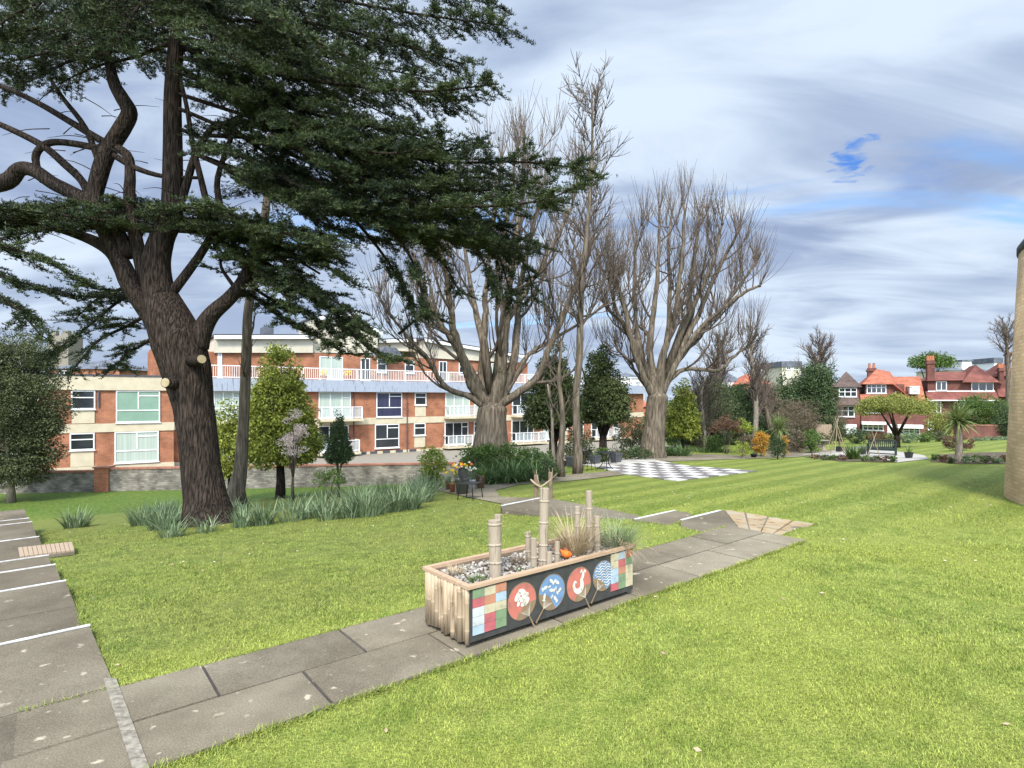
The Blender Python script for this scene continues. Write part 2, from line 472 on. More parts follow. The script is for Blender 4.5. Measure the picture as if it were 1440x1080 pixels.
def strips(B, az, lean, bend, L, W, seg=3):
    """arching blades; returns verts, quads"""
    B = np.asarray(B, float); n = len(B)
    h = np.stack([np.cos(az), np.sin(az), np.zeros(n)], 1); sd = np.stack([-np.sin(az), np.cos(az), np.zeros(n)], 1)
    tw = RG.uniform(-.6, .6, n)[:, None]; sd = sd * np.cos(tw) + h * np.sin(tw)
    p = B.copy(); V = []
    for i in range(seg + 1):
        t = i / seg
        w = (W * (1 - t ** 1.8 * .94) * (.75 + .25 * min(1, t * 4)))[:, None] * .5
        V += [p - sd * w, p + sd * w]
        a = lean + bend * (t + .5 / seg)
        p = p + (h * np.sin(a)[:, None] + np.array([0, 0, 1.]) * np.cos(a)[:, None]) * (L / seg)[:, None]
    V = np.stack(V, 1); k = 2 * (seg + 1)
    o = (np.arange(n) * k)[:, None, None]
    q = np.array([[2 * i, 2 * i + 1, 2 * i + 3, 2 * i + 2] for i in range(seg)])[None]
    return V.reshape(-1, 3), (o + q).reshape(-1, 4)


def clump(base, n, r, L, W, lean=(.0, .5), bend=(.3, 1.4), seg=4, sq=(1, 1)):
    a = RG.uniform(0, 2 * np.pi, n); q = np.sqrt(RG.uniform(0, 1, n)) * r
    B = np.stack([base[0] + np.cos(a) * q * sq[0], base[1] + np.sin(a) * q * sq[1], np.zeros(n)], 1)
    B[:, 2] = base[2] - .02
    az = a + RG.normal(0, .6, n)
    return strips(B, az, RG.uniform(lean[0], lean[1], n), RG.uniform(bend[0], bend[1], n), L * RG.uniform(.6, 1.15, n), W * RG.uniform(.7, 1.2, n), seg)


def join(parts):
    V = []; Q = []; o = 0
    for v, f in parts:
        V.append(v); Q.append(f + o); o += len(v)
    return np.concatenate(V), np.concatenate(Q)


def crown_pts(c, rx, ry, rz, nc, nl, cr, shape='round', fill=.45):
    """leaf centres gathered in clumps inside an envelope, with outward directions"""
    P = []; Dn = []
    c = np.array(c, float)
    for _ in range(nc):
        while True:
            q = RG.uniform(-1, 1, 3)
            if shape == 'round':
                l = np.linalg.norm(q)
                if fill < l < 1: break
            elif shape == 'cone':
                t = (q[2] + 1) / 2; rad = (1 - t) ** .8 * (.55 + .45 * min(1, t * 6 + .2)); l = math.hypot(q[0], q[1])
                if rad * fill < l < rad: break
            elif shape == 'column':
                t = (q[2] + 1) / 2; rad = (1 - t ** 2.4) ** .6 * (.75 + .25 * min(1, t * 4)); l = math.hypot(q[0], q[1])
                if rad * fill < l < rad: break
            elif shape == 'umbrella':
                l = math.hypot(q[0], q[1]); top = math.sqrt(max(0, 1 - l * l))
                if l < 1 and top * .2 - .35 < q[2] < top: break
        cc = c + q * np.array([rx, ry, rz])
        d = RG.normal(size=(nl, 3)); d /= np.linalg.norm(d, axis=1)[:, None]
        s = cr * RG.uniform(.6, 1.25)
        k = d * (RG.uniform(.25, 1, (nl, 1)) ** .5) * s * np.array([1, 1, .7])
        P.append(cc + k); Dn.append(d * .6 + q * np.array([1, 1, .6]))
    return np.concatenate(P), np.concatenate(Dn)


def stem_mb(base, c, rx, rz, r0, n=5, seed=0):
    """short branching stems from base into a crown"""
    rd = random.Random(seed); mb = MB(); base = Vector(base); c = Vector(c)
    fork = base.lerp(c, .35)
    mb.tube([base - Vector((0, 0, .1)), base.lerp(fork, .5) + Vector((rd.uniform(-.03, .03), 0, 0)), fork], [r0 * 1.25, r0, r0 * .85], 8)
    for i in range(n):
        a = 2 * math.pi * i / n + rd.uniform(-.4, .4)
        e = c + Vector((math.cos(a) * rx * rd.uniform(.35, .75), math.sin(a) * rx * rd.uniform(.35, .75), rz * rd.uniform(-.2, .6)))
        mid = fork.lerp(e, .5) + Vector((0, 0, -.1 * rz)) * rd.random()
        mb.tube([fork - Vector((0, 0, r0)), mid, e], [r0 * .6, r0 * .4, r0 * .12], 5)
    return mb


SEED = [0]


def bush(name, label, cat, px, D, ytop, wpx, m, leaf=.07, dens=1., shape='round', ybase=None, bark='twig', stems=True, group=None,
         asp=1.0, part='foliage', lw=.5, fill=.45, stem_r=None, cry=0.0, z0=None):
    """a leafy shrub or tree; px,ytop,wpx are the silhouette in photo pixels at distance D"""
    SEED[0] += 1
    g = gd(px, D) if z0 is None else Vector(((px - CX) / F * D, D, z0))
    top = CZ + (HY - ytop) / F * D
    top = max(top, g.z + .25); H = top - g.z; w = wpx / F * D / 2
    cb = g.z + (cry * H)
    cz = (cb + top) / 2; rz = (top - cb) / 2
    t = thing(name, label, cat, g, 0, group)
    vol = (w * w * asp * rz) ** (1 / 3.)
    cr = vol * (.20 if shape == 'cone' else .34)
    nc = int((120 if shape == 'cone' else 46) * dens * max(1, (rz / w)) ** .7)
    leaf = leaf * .72
    nl = int(max(14, min(620, 3.0 * (cr / leaf) ** 2)))
    P, Dn = crown_pts((g.x, g.y, cz), w * .86, w * asp * .86, rz * .9, nc, nl, cr, shape, fill)
    if shape != 'round': Dn[:, 2] -= .5
    leaves(part, P, leaf * 1.5, leaf * lw * 1.5, m, t, Dn, .7)
    if stems:
        r0 = stem_r or max(.02, w * .07)
        stem_mb(g, (g.x, g.y, cz), w, rz, r0, 5, SEED[0]).build('trunk' if cry > .1 else 'stem', M[bark], t, smooth=True)
    return t
# ------------------------------------------------------------------ camera, world, sun
cam = bpy.data.cameras.new('camera'); co = bpy.data.objects.new('camera', cam); COL.objects.link(co)
cam.sensor_width = 36; cam.lens = 20.0; cam.shift_y = 20 / 1440; cam.clip_end = 2000; cam.clip_start = .05
co.location = (0, 0, CZ); co.rotation_euler = (R(90), 0, 0); S.camera = co
S.view_settings.view_transform = 'Standard'; S.view_settings.look = 'None'; S.view_settings.gamma = 1
S.view_settings.exposure = 0.95

SUN_AZ, SUN_EL = R(187), R(48)      # azimuth clockwise from +Y (behind the camera)
sl = bpy.data.lights.new('sun', 'SUN'); so = bpy.data.objects.new('sun', sl); COL.objects.link(so)
sl.energy = 3.3; sl.angle = R(11); sl.color = (1, .95, .86)
sd_ = Vector((math.sin(SUN_AZ) * math.cos(SUN_EL), math.cos(SUN_AZ) * math.cos(SUN_EL), math.sin(SUN_EL)))
so.rotation_euler = sd_.to_track_quat('Z', 'Y').to_euler(); so.location = sd_ * 60

W = bpy.data.worlds.new('World'); S.world = W; W.use_nodes = True
nt = W.node_tree; bg = nt.nodes['Background']; bg.inputs['Strength'].default_value = .1
sky = nd(nt, 'ShaderNodeTexSky', sky_type='NISHITA', sun_disc=False); sky.sun_elevation = SUN_EL; sky.sun_rotation = SUN_AZ
tc = nd(nt, 'ShaderNodeTexCoord'); sp = nd(nt, 'ShaderNodeSeparateXYZ'); lk(nt, tc, sp, 'Generated', 0)


def mth(op, a, b=None, c=None, clamp=False):
    n = nd(nt, 'ShaderNodeMath', operation=op); n.use_clamp = clamp
    for i, x in enumerate((a, b, c)):
        if x is None: continue
        if isinstance(x, (int, float)): n.inputs[i].default_value = x
        else: nt.links.new(x, n.inputs[i])
    return n.outputs[0]


def mixc(f, a, b):
    n = nd(nt, 'ShaderNodeMix', data_type='RGBA')
    for s_, x in ((n.inputs['Factor'], f), (n.inputs[6], a), (n.inputs[7], b)):
        if isinstance(x, (int, float)): s_.default_value = x
        elif isinstance(x, tuple): s_.default_value = c4(x)
        else: nt.links.new(x, s_)
    return n.outputs[2]


zc = mth('MAXIMUM', sp.outputs[2], 0.0); den = mth('ADD', zc, .14)
u = mth('DIVIDE', sp.outputs[0], den); v = mth('DIVIDE', sp.outputs[1], den)


def cloudnoise(scale, detail, rot, sx, sy, off, dist=.4):
    cb = nd(nt, 'ShaderNodeCombineXYZ'); nt.links.new(u, cb.inputs[0]); nt.links.new(v, cb.inputs[1]); cb.inputs[2].default_value = off
    mp = nd(nt, 'ShaderNodeMapping'); mp.inputs['Rotation'].default_value = (0, 0, rot); mp.inputs['Scale'].default_value = (sx, sy, 1); lk(nt, cb, mp, 0, 0)
    n = nd(nt, 'ShaderNodeTexNoise'); n.inputs['Scale'].default_value = scale; n.inputs['Detail'].default_value = detail
    n.inputs['Distortion'].default_value = dist; n.inputs['Roughness'].default_value = .52; lk(nt, mp, n, 0, 'Vector')
    return n.outputs[0]


n1 = cloudnoise(1.0, 7, R(28), .55, 1.15, 3.7, .7)        # cover, with a few blue holes
n2 = cloudnoise(1.7, 7, R(26), .6, 1.3, 9.2, .7)         # light and dark bands
n3 = cloudnoise(.6, 3, R(10), .8, 1.0, 15.1, .3)
cov = nd(nt, 'ShaderNodeMapRange', interpolation_type='SMOOTHSTEP'); cov.inputs[1].default_value = .27; cov.inputs[2].default_value = .40
nt.links.new(n1, cov.inputs[0])
shade = nd(nt, 'ShaderNodeMapRange', interpolation_type='SMOOTHSTEP'); shade.inputs[1].default_value = .40; shade.inputs[2].default_value = .66
nt.links.new(mth('MULTIPLY_ADD', n3, .45, mth('MULTIPLY', n2, .6)), shade.inputs[0])
cloud = mixc(shade.outputs[0], (1.75, 2.25, 3.35), (4.0, 4.65, 5.5))
skyd = nd(nt, 'ShaderNodeMix', data_type='RGBA', blend_type='MULTIPLY'); skyd.inputs['Factor'].default_value = 1
lk(nt, sky, skyd, 0, 6); skyd.inputs[7].default_value = (.75, .95, 1.15, 1)
col = mixc(cov.outputs[0], skyd.outputs[2], cloud)
# small clear gaps showing blue
for (px_, py_, a_, b_, am) in ((1194, 223, .9996, 1.0002, .95), (1205, 216, .99975, 1.0002, .8), (1300, 246, .9990, 1.0004, .25)):
    hv = Vector(((px_ - CX) / F, 1, (HY - py_) / F)).normalized()
    dp_ = nd(nt, 'ShaderNodeVectorMath', operation='DOT_PRODUCT'); lk(nt, tc, dp_, 'Generated', 0); dp_.inputs[1].default_value = hv
    mr_ = nd(nt, 'ShaderNodeMapRange', interpolation_type='SMOOTHSTEP'); mr_.inputs[1].default_value = a_; mr_.inputs[2].default_value = b_
    nt.links.new(mth('MULTIPLY_ADD', mth('SUBTRACT', cloudnoise(16., 7, R(30), .8, 1.1, px_ * .01, .8), .5), .0020, dp_.outputs['Value']), mr_.inputs[0])
    col = mixc(mth('MULTIPLY', mr_.outputs[0], am), col, (.55, 1.6, 4.4))
# paler towards the horizon
hz = nd(nt, 'ShaderNodeMapRange', interpolation_type='SMOOTHSTEP'); hz.inputs[1].default_value = .30; hz.inputs[2].default_value = 0.0
hz.inputs[3].default_value = 0; hz.inputs[4].default_value = .3; nt.links.new(sp.outputs[2], hz.inputs[0])
col = mixc(hz.outputs[0], col, (3.7, 4.3, 5.0))
# unseen cloud behind the camera, round the sun, boosted as added fill light
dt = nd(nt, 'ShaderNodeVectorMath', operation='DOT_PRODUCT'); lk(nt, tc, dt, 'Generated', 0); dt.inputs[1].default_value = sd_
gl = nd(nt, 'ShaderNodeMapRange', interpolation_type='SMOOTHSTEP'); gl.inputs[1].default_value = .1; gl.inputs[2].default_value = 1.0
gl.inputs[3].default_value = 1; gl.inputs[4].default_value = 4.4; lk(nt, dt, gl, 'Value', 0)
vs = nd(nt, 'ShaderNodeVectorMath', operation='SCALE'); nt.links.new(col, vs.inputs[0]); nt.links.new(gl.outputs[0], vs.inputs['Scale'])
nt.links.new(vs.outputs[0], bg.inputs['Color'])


# ------------------------------------------------------------------ grass colour (shared by lawn sheet and blades)
def grassmat(name, gain=1.0, blade=False):
    m, nt, b = newmat(name)
    b.inputs['Roughness'].default_value = .75; b.inputs['Specular IOR Level'].default_value = .2
    g = nd(nt, 'ShaderNodeNewGeometry'); sp = nd(nt, 'ShaderNodeSeparateXYZ'); lk(nt, g, sp, 'Position', 0)
    X, Y = sp.outputs[0], sp.outputs[1]

    def mt(op, a, b_=None, c=None):
        n = nd(nt, 'ShaderNodeMath', operation=op)
        for i, x in enumerate((a, b_, c)):
            if x is None: continue
            if isinstance(x, (int, float)): n.inputs[i].default_value = x
            else: nt.links.new(x, n.inputs[i])
        return n.outputs[0]

    def ss(x, a, b_, lo=0., hi=1.):
        n = nd(nt, 'ShaderNodeMapRange', interpolation_type='SMOOTHSTEP'); nt.links.new(x, n.inputs[0])
        for i, q in enumerate((a, b_, lo, hi)): n.inputs[i + 1].default_value = q
        return n.outputs[0]

    def mx(f, a, b_):
        n = nd(nt, 'ShaderNodeMix', data_type='RGBA')
        for s_, x in ((n.inputs['Factor'], f), (n.inputs[6], a), (n.inputs[7], b_)):
            if isinstance(x, (int, float)): s_.default_value = x
            elif isinstance(x, tuple): s_.default_value = c4(tuple(k * gain for k in x))
            else: nt.links.new(x, s_)
        return n.outputs[2]

    def noise(sc, det=4, st=(1, 1, 1)):
        mp = nd(nt, 'ShaderNodeMapping'); mp.inputs['Scale'].default_value = st; lk(nt, g, mp, 'Position', 0)
        n = nd(nt, 'ShaderNodeTexNoise'); n.inputs['Scale'].default_value = sc; n.inputs['Detail'].default_value = det; lk(nt, mp, n, 0, 'Vector')
        return n.outputs[0]
    q = mt('ADD', mt('MULTIPLY', X, -EY), mt('MULTIPLY', Y, EX))      # across the mowing stripes, metres
    wob = mt('MULTIPLY', noise(.35, 2), .5)
    st = ss(mt('SINE', mt('MULTIPLY', mt('ADD', q, wob), 2 * math.pi / 1.25)), -.5, .5)
    right = ss(q, 4.3, 6.2)
    right2 = ss(mt('ADD', X, mt('MULTIPLY', Y, -.02)), -1.2, 1.0)
    stripe_mask = mt('MULTIPLY', mt('MULTIPLY', ss(Y, 8.0, 12.0), right2), .72)
    big = ss(noise(.55, 4), .36, .64)
    mid = ss(noise(3.2, 5), .33, .67)
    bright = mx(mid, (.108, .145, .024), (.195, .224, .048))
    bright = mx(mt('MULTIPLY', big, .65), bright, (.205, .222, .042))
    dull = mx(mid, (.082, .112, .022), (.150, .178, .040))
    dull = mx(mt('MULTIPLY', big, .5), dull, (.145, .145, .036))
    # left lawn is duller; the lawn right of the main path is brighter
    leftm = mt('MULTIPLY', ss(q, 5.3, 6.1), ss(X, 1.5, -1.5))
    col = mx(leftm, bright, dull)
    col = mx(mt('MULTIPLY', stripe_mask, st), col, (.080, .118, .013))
    dark_strip = mt('MULTIPLY', ss(mt('ADD', Y, mt('MULTIPLY', X, -.05)), 22.5, 26.), ss(X, -3, -7))  # deeper green strip of lawn in front of the left wall
    col = mx(dark_strip, col, (.035, .085, .010))
    tuft = ss(noise(9., 5), .38, .66)
    col = mx(mt('MULTIPLY', tuft, .42), col, (.235, .245, .055))
    worn = ss(noise(1.7, 6), .62, .74)
    col = mx(mt('MULTIPLY', worn, .4), col, (.15, .125, .05))
    fine = ss(noise(26., 6), .3, .7)
    col = mx(mt('MULTIPLY', fine, .45), col, (.075, .105, .012))
    if blade:
        hs = nd(nt, 'ShaderNodeHueSaturation')
        mr = nd(nt, 'ShaderNodeMapRange'); mr.inputs[3].default_value = .55; mr.inputs[4].default_value = 1.65; lk(nt, g, mr, 'Random Per Island', 0)
        hs.inputs['Hue'].default_value = .5
        lk(nt, mr, hs, 0, 'Value'); nt.links.new(col, hs.inputs['Color']); col = hs.outputs[0]
    nt.links.new(col, b.inputs['Base Color'])
    if not blade:
        bp = nd(nt, 'ShaderNodeBump'); bp.inputs['Strength'].default_value = .7; bp.inputs['Distance'].default_value = .06
        nt.links.new(noise(38., 6), bp.inputs['Height']); lk(nt, bp, b, 0, 'Normal')
    return m


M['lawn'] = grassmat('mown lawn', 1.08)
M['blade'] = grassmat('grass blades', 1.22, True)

# ------------------------------------------------------------------ ground sheet
def axis(a, b, near, fine, coarse):
    out = [near[0]]
    x = near[0]
    while x < near[1]: x += fine; out.append(x)
    st = fine
    while x < b: st *= 1.06; st = min(st, coarse); x += st; out.append(x)
    x = near[0]; st = fine; lo = []
    while x > a: st *= 1.06; st = min(st, coarse); x -= st; lo.append(x)
    return np.array(lo[::-1] + out)


gx = axis(-420, 520, (-15, 9), .14, 40); gy = axis(-60, 900, (2, 20), .14, 40)
# ------------------------------------------------------------------ paving sheets
def path_xy(a, b):     # a metres along the main path, b metres across it (downhill), from the planter's front corner
    return (-.37 + a * EX + b * UX, 4.95 + a * EY + b * UY)


def slab(mb, poly, lift=.022, th=.05, n=3, flat=None):
    """one paving slab: quad given as 4 (x,y), subdivided to follow the ground"""
    p = [np.array(q, float) for q in poly]
    o = len(mb.v); grid = []
    for i in range(n + 1):
        for j in range(n + 1):
            s, t = i / n, j / n
            q = p[0] * (1 - s) * (1 - t) + p[1] * s * (1 - t) + p[2] * s * t + p[3] * (1 - s) * t
            z = (tz(q[0], q[1]) + lift) if flat is None else flat
            mb.v.append((q[0], q[1], z))
    for i in range(n):
        for j in range(n):
            a = o + i * (n + 1) + j
            mb.f.append((a, a + n + 1, a + n + 2, a + 1)); mb.m.append(mb.cur)
    ring = [o + i * (n + 1) for i in range(n + 1)] + [o + n * (n + 1) + j for j in range(1, n + 1)] + [o + i * (n + 1) + n for i in range(n - 1, -1, -1)] + [o + j for j in range(n - 1, 0, -1)]
    b0 = len(mb.v)
    for k in ring:
        x, y, z = mb.v[k]; mb.v.append((x, y, z - th))
    L = len(ring)
    for k in range(L):
        mb.f.append((ring[k], b0 + k, b0 + (k + 1) % L, ring[(k + 1) % L])); mb.m.append(mb.cur)


mb = MB()
A0, B0, B1 = -3.32, -.14, 1.14          # path frame: b=0 is the planter's front foot
g_ = .012
for row in range(2):
    b0 = B0 + (B1 - B0) * row / 2; b1 = B0 + (B1 - B0) * (row + 1) / 2
    a = -3.02 - (0.55 if row == 0 else 0)
    k = 0
    while a < 6.1:
        L = 1.15; a1 = min(a + L, 6.2); aa = max(a, -3.02 + (.0 if row else -.05))
        if a1 - aa > .2:
            pl = [path_xy(aa + g_, b0 + g_), path_xy(a1 - g_, b0 + g_), path_xy(a1 - g_, b1 - g_), path_xy(aa + g_, b1 - g_)]
            j = random.uniform(-.004, .004)
            slab(mb, pl, .022 + j)
        a = a1
mb.build('path', M['concrete']); tag(bpy.context.scene.objects['path'], kind='structure')
mb = MB(); slab(mb, [path_xy(-3.02, B0 + .02), path_xy(6.2, B0 + .02), path_xy(6.2, B1 - .02), path_xy(-3.02, B1 - .02)], .012, .1, 14)
tag(mb.build('path_bed', M['riser']), kind='structure')
# pale worn kerb between steps and path
mb = MB()
for k in range(7):
    p = zplane(154 + (196 - 154) * k / 6.4, 958 + 122 * k / 6.4, 0); q = zplane(154 + 42 * (k + .96) / 6.4, 958 + 122 * (k + .96) / 6.4, 0)
    w = .05
    slab(mb, [(p.x - w, p.y), (p.x + w, p.y), (q.x + w, q.y), (q.x - w, q.y)], .03, .08, 2)
tag(mb.build('kerb', M['stone_pale']), kind='structure')

# the flight of shallow steps on the left: treads run downhill, each edge painted white
mb = MB(); ns = MB(); rs = MB()
ux, uy = -.675, .738; vx, vy = -.738, -.675       # downhill, and away to the left along the edges
e0 = np.array([-4.06, 5.47]); EDG = [0, 2.4, 4.0, 5.36, 7.85, 10.55, 12.0]
starts = [-6.2] + EDG; ends = EDG + [14.6]
for i, (a, b) in enumerate(zip(starts, ends)):
    z = .022 - .14 * i
    nsl = max(1, round((b - a) / 1.5))
    for k in range(nsl):
        s0 = a + (b - a) * k / nsl; s1 = a + (b - a) * (k + 1) / nsl
        for w0, w1 in ((0, 1.3), (1.3, 2.6)):
            sh = .5 if False else 0
            pp = [e0 + np.array([ux, uy]) * s + np.array([vx, vy]) * w for s, w in ((s0 + .006, w0 + .006), (s1 - .006, w0 + .006), (s1 - .006, w1 - .006), (s0 + .006, w1 - .006))]
            mb.cur = 0
            slab(mb, pp, flat=z + random.uniform(-.003, .003), th=.2, n=2)
    if i < 7:
        p = e0 + np.array([ux, uy]) * (b - .028); q = p + np.array([vx, vy]) * 2.6
        ns.bar((p[0], p[1], z + .008), (q[0], q[1], z + .008), .034, .012)
tag(mb.build('steps', M['concrete_dk']), kind='structure')
tag(ns.build('step_edges', M['nosing']), kind='structure')

# right hand flight: three landings going down from the end of the main path
def quad_px(mb, pts, z, th):
    w = [zplane(px, py, z) for px, py in pts]
    mb.prism([(p.x, p.y, z - th) for p in w], th)


mb = MB(); ns = MB()
zA, zB, zC = -.045, -.125, -.20
quad_px(mb, [(956, 731), (1017, 716), (1100, 729), (1042, 757), (958, 742)], zA, .2)
quad_px(mb, [(891, 730), (949, 717), (985, 724), (962, 736), (942, 745), (893, 738)], zB, .2)
quad_px(mb, [(704, 711), (764, 699), (887, 722), (915, 727), (893, 741), (858, 741), (706, 716)], zC, .16)
tag(mb.build('landing', M['concrete_dk']), kind='structure')
for (a, b, z) in (((956, 731), (1017, 716), zA), ((891, 730), (949, 717), zB), ((704, 711), (764, 699), zC)):
    p = zplane(*a, z); q = zplane(*b, z); d = (q - p).normalized(); nrm = Vector((-d.y, d.x, 0)) * -.03
    ns.bar(p + nrm + Vector((0, 0, .006)), q + nrm + Vector((0, 0, .006)), .045, .012)
tag(ns.build('landing_edges', M['nosing']), kind='structure')
mb = MB()
w = [zplane(px, py, zA) for px, py in [(1017, 716), (1153, 738), (1100, 756), (1040, 745)]]
c_ = [np.array((p.x, p.y)) for p in w]
for i in range(4):
    for j in range(3):
        def bl(s, t): return c_[0] * (1 - s) * (1 - t) + c_[1] * s * (1 - t) + c_[2] * s * t + c_[3] * (1 - s) * t
        e = .012
        slab(mb, [bl(i / 4 + e, j / 3 + e), bl((i + 1) / 4 - e, j / 3 + e), bl((i + 1) / 4 - e, (j + 1) / 3 - e), bl(i / 4 + e, (j + 1) / 3 - e)], flat=zA + .008 + random.uniform(-.002, .002), th=.1)
tag(mb.build('pale_landing', M['stain']), kind='structure')


def sheet(name, pts, m, lift=.02, sub=.35):
    """flat outline (world xy) draped on the ground"""
    import bmesh
    bm = bmesh.new()
    f = bm.faces.new([bm.verts.new((p[0], p[1], 0)) for p in pts])
    bmesh.ops.triangulate(bm, faces=[f])
    for _ in range(8):
        es = [e for e in bm.edges if e.calc_length() > sub * 2]
        if not es: break
        bmesh.ops.subdivide_edges(bm, edges=es, cuts=1)
        bmesh.ops.triangulate(bm, faces=bm.faces[:])
    for v_ in bm.verts: v_.co.z = tz(v_.co.x, v_.co.y) + lift
    bmesh.ops.recalc_face_normals(bm, faces=bm.faces[:])
    if bm.faces and sum(f.normal.z for f in bm.faces) < 0: bmesh.ops.reverse_faces(bm, faces=bm.faces[:])
    me = bpy.data.meshes.new(name); bm.to_mesh(me); bm.free(); me.materials.append(m)
    o = bpy.data.objects.new(name, me); COL.objects.link(o); return tag(o, kind='structure')


def gpx(pts): return [(p.x, p.y) for p in (gp(*q) for q in pts)]


sheet('lower_path', gpx([(718, 712), (640, 696), (612, 690), (650, 681), (688, 683), (730, 674), (800, 668), (862, 663), (880, 668), (800, 677), (730, 682), (697, 690), (702, 699), (735, 701), (764, 700)]), M['concrete'])
sheet('far_path', gpx([(885, 644), (1000, 639), (1045, 641), (1150, 634), (1230, 628), (1240, 631), (1120, 643), (1060, 645), (930, 650)]), M['concrete'])
sheet('bench_patio', gpx([(1125, 640), (1215, 627), (1300, 641), (1305, 646), (1262, 651), (1210, 642)]), M['patio'])
# chess board and the plain patio beyond it
n0 = np.array(gp(952, 677))[:2]; r0_ = np.array(gp(1065, 663))[:2]; f0 = np.array(gp(931, 649))[:2]
ea = (r0_ - n0) / 8; eb = (f0 - r0_) / 8
mb = MB()
for i in range(8):
    for j in range(8):
        mb.cur = (i + j) % 2
        q = n0 + ea * i + eb * j; e = .015
        slab(mb, [q + ea * e + eb * e, q + ea * (1 - e) + eb * e, q + ea * (1 - e) + eb * (1 - e), q + ea * e + eb * (1 - e)], .024, .05, 1)
tag(mb.build('chess_paving', [M['board_white'], M['board_black']]), kind='structure')
mb = MB()
for i in range(8):
    for j in range(8, 13):
        q = n0 + ea * i + eb * j; e = .015
        slab(mb, [q + ea * e + eb * e, q + ea * (1 - e) + eb * e, q + ea * (1 - e) + eb * (1 - e), q + ea * e + eb * (1 - e)], .024, .05, 1)
tag(mb.build('patio', M['patio']), kind='structure')
CH = (n0, ea, eb)
for nm, pts in (('flower_bed', [(1050, 634), (1070, 624), (1150, 618), (1160, 628), (1100, 640)]), ('flower_bed', [(1130, 643), (1190, 640), (1262, 644), (1262, 651), (1180, 649)]),
                ('flower_bed', [(1308, 650), (1312, 640), (1415, 636), (1418, 653), (1350, 653)]), ('flower_bed', [(640, 658), (700, 648), (775, 650), (770, 663), (660, 664)])):
    sheet(nm, gpx(pts), M['soil'], .015)

# ------------------------------------------------------------------ grass blades on the near lawns
def on_paving(x, y, e=0.0):
    a = (x + .37) * EX + (y - 4.95) * EY; b = (x + .37) * UX + (y - 4.95) * UY
    m1 = (b > B0 + .015 + e) & (b < B1 - .015 - e) & (a > -3.05 + e) & (a < 6.2 - e)
    s = (x - e0[0]) * ux + (y - e0[1]) * uy; w = (x - e0[0]) * vx + (y - e0[1]) * vy
    m2 = (w > .015 + e) & (s < 14.6 - e) & (s > -9) & (w < 2.6 - e)
    # small triangle between steps and path
    m3 = (a < -3.0) & (b > B0) & (b < B1 + .3) & (w > -1.6) & (y < 4.5)
    m = m1 | m2 | m3
    for poly in PAVE[:3] if e else PAVE:
        c = np.mean(np.array(poly), 0); k = 1 - e * .8
        m |= inpoly([(c[0] + (q[0] - c[0]) * k, c[1] + (q[1] - c[1]) * k) for q in poly], x, y)
    return m


def inpoly(P, x, y):
    c = np.zeros(len(x), bool); n = len(P)
    for i in range(n):
        x1, y1 = P[i]; x2, y2 = P[(i + 1) % n]
        k = ((y1 > y) != (y2 > y)) & (x < (x2 - x1) * (y - y1) / (y2 - y1 + 1e-12) + x1)
        c ^= k
    return c


PAVE = [[(p.x, p.y) for p in (zplane(px, py, zA) for px, py in [(956, 731), (1017, 716), (1153, 738), (1042, 772), (958, 742)])],
        [(p.x, p.y) for p in (zplane(px, py, zB) for px, py in [(891, 730), (949, 717), (985, 724), (962, 736), (942, 745), (893, 738)])],
        [(p.x, p.y) for p in (zplane(px, py, zC) for px, py in [(704, 711), (764, 699), (887, 722), (915, 727), (893, 741), (706, 716)])],
        [(o.x, o.y) for o in (gp(*q) for q in [(718, 712), (640, 696), (612, 690), (650, 681), (688, 683), (730, 674), (800, 668), (862, 663), (880, 668), (800, 677), (730, 682), (697, 690), (702, 699), (735, 701), (764, 700)])]]
XX, YY = np.meshgrid(gx, gy); ZZ = ter(XX, YY)
ZZ = ZZ - .22 * on_paving(XX.ravel(), YY.ravel(), .07).reshape(XX.shape)
V = np.stack([XX.ravel(), YY.ravel(), ZZ.ravel()], 1)
nx, ny = len(gx), len(gy)
i0 = (np.arange(ny - 1)[:, None] * nx + np.arange(nx - 1)[None]).ravel()
Q = np.stack([i0, i0 + 1, i0 + nx + 1, i0 + nx], 1)
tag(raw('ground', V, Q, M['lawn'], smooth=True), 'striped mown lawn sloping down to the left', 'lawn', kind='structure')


parts = []
for (d0, d1, n, L, Wd) in ((2.6, 5.0, 230000, .027, .0042), (5.0, 8.5, 210000, .030, .006), (8.5, 17, 170000, .033, .009)):
    y = np.sqrt(RG.uniform(d0 ** 2, d1 ** 2, n)); x = RG.uniform(-.97, .97, n) * y
    k = ~on_paving(x + RG.normal(0, .022, n), y + RG.normal(0, .022, n)) & ((y < 11) | (RG.uniform(0, 1, n) > (y - 11) / 6)); x = x[k]; y = y[k]
    # ragged, uneven growth
    h = .7 + .3 * np.sin(x * 3.1 + np.sin(y * 2.3) * 2) * np.sin(y * 2.7 + x) + RG.uniform(0, .5, len(x))
    B = np.stack([x, y, ter(x, y) - .004], 1)
    parts.append(strips(B, RG.uniform(0, 2 * np.pi, len(x)), RG.uniform(.1, .9, len(x)), RG.uniform(.2, 1.0, len(x)), L * h, Wd * RG.uniform(.7, 1.3, len(x)), 2))
v, f = join(parts)
tag(raw('grass', v, f, M['blade']), 'short mown grass blades of the near lawn', 'grass', kind='stuff')

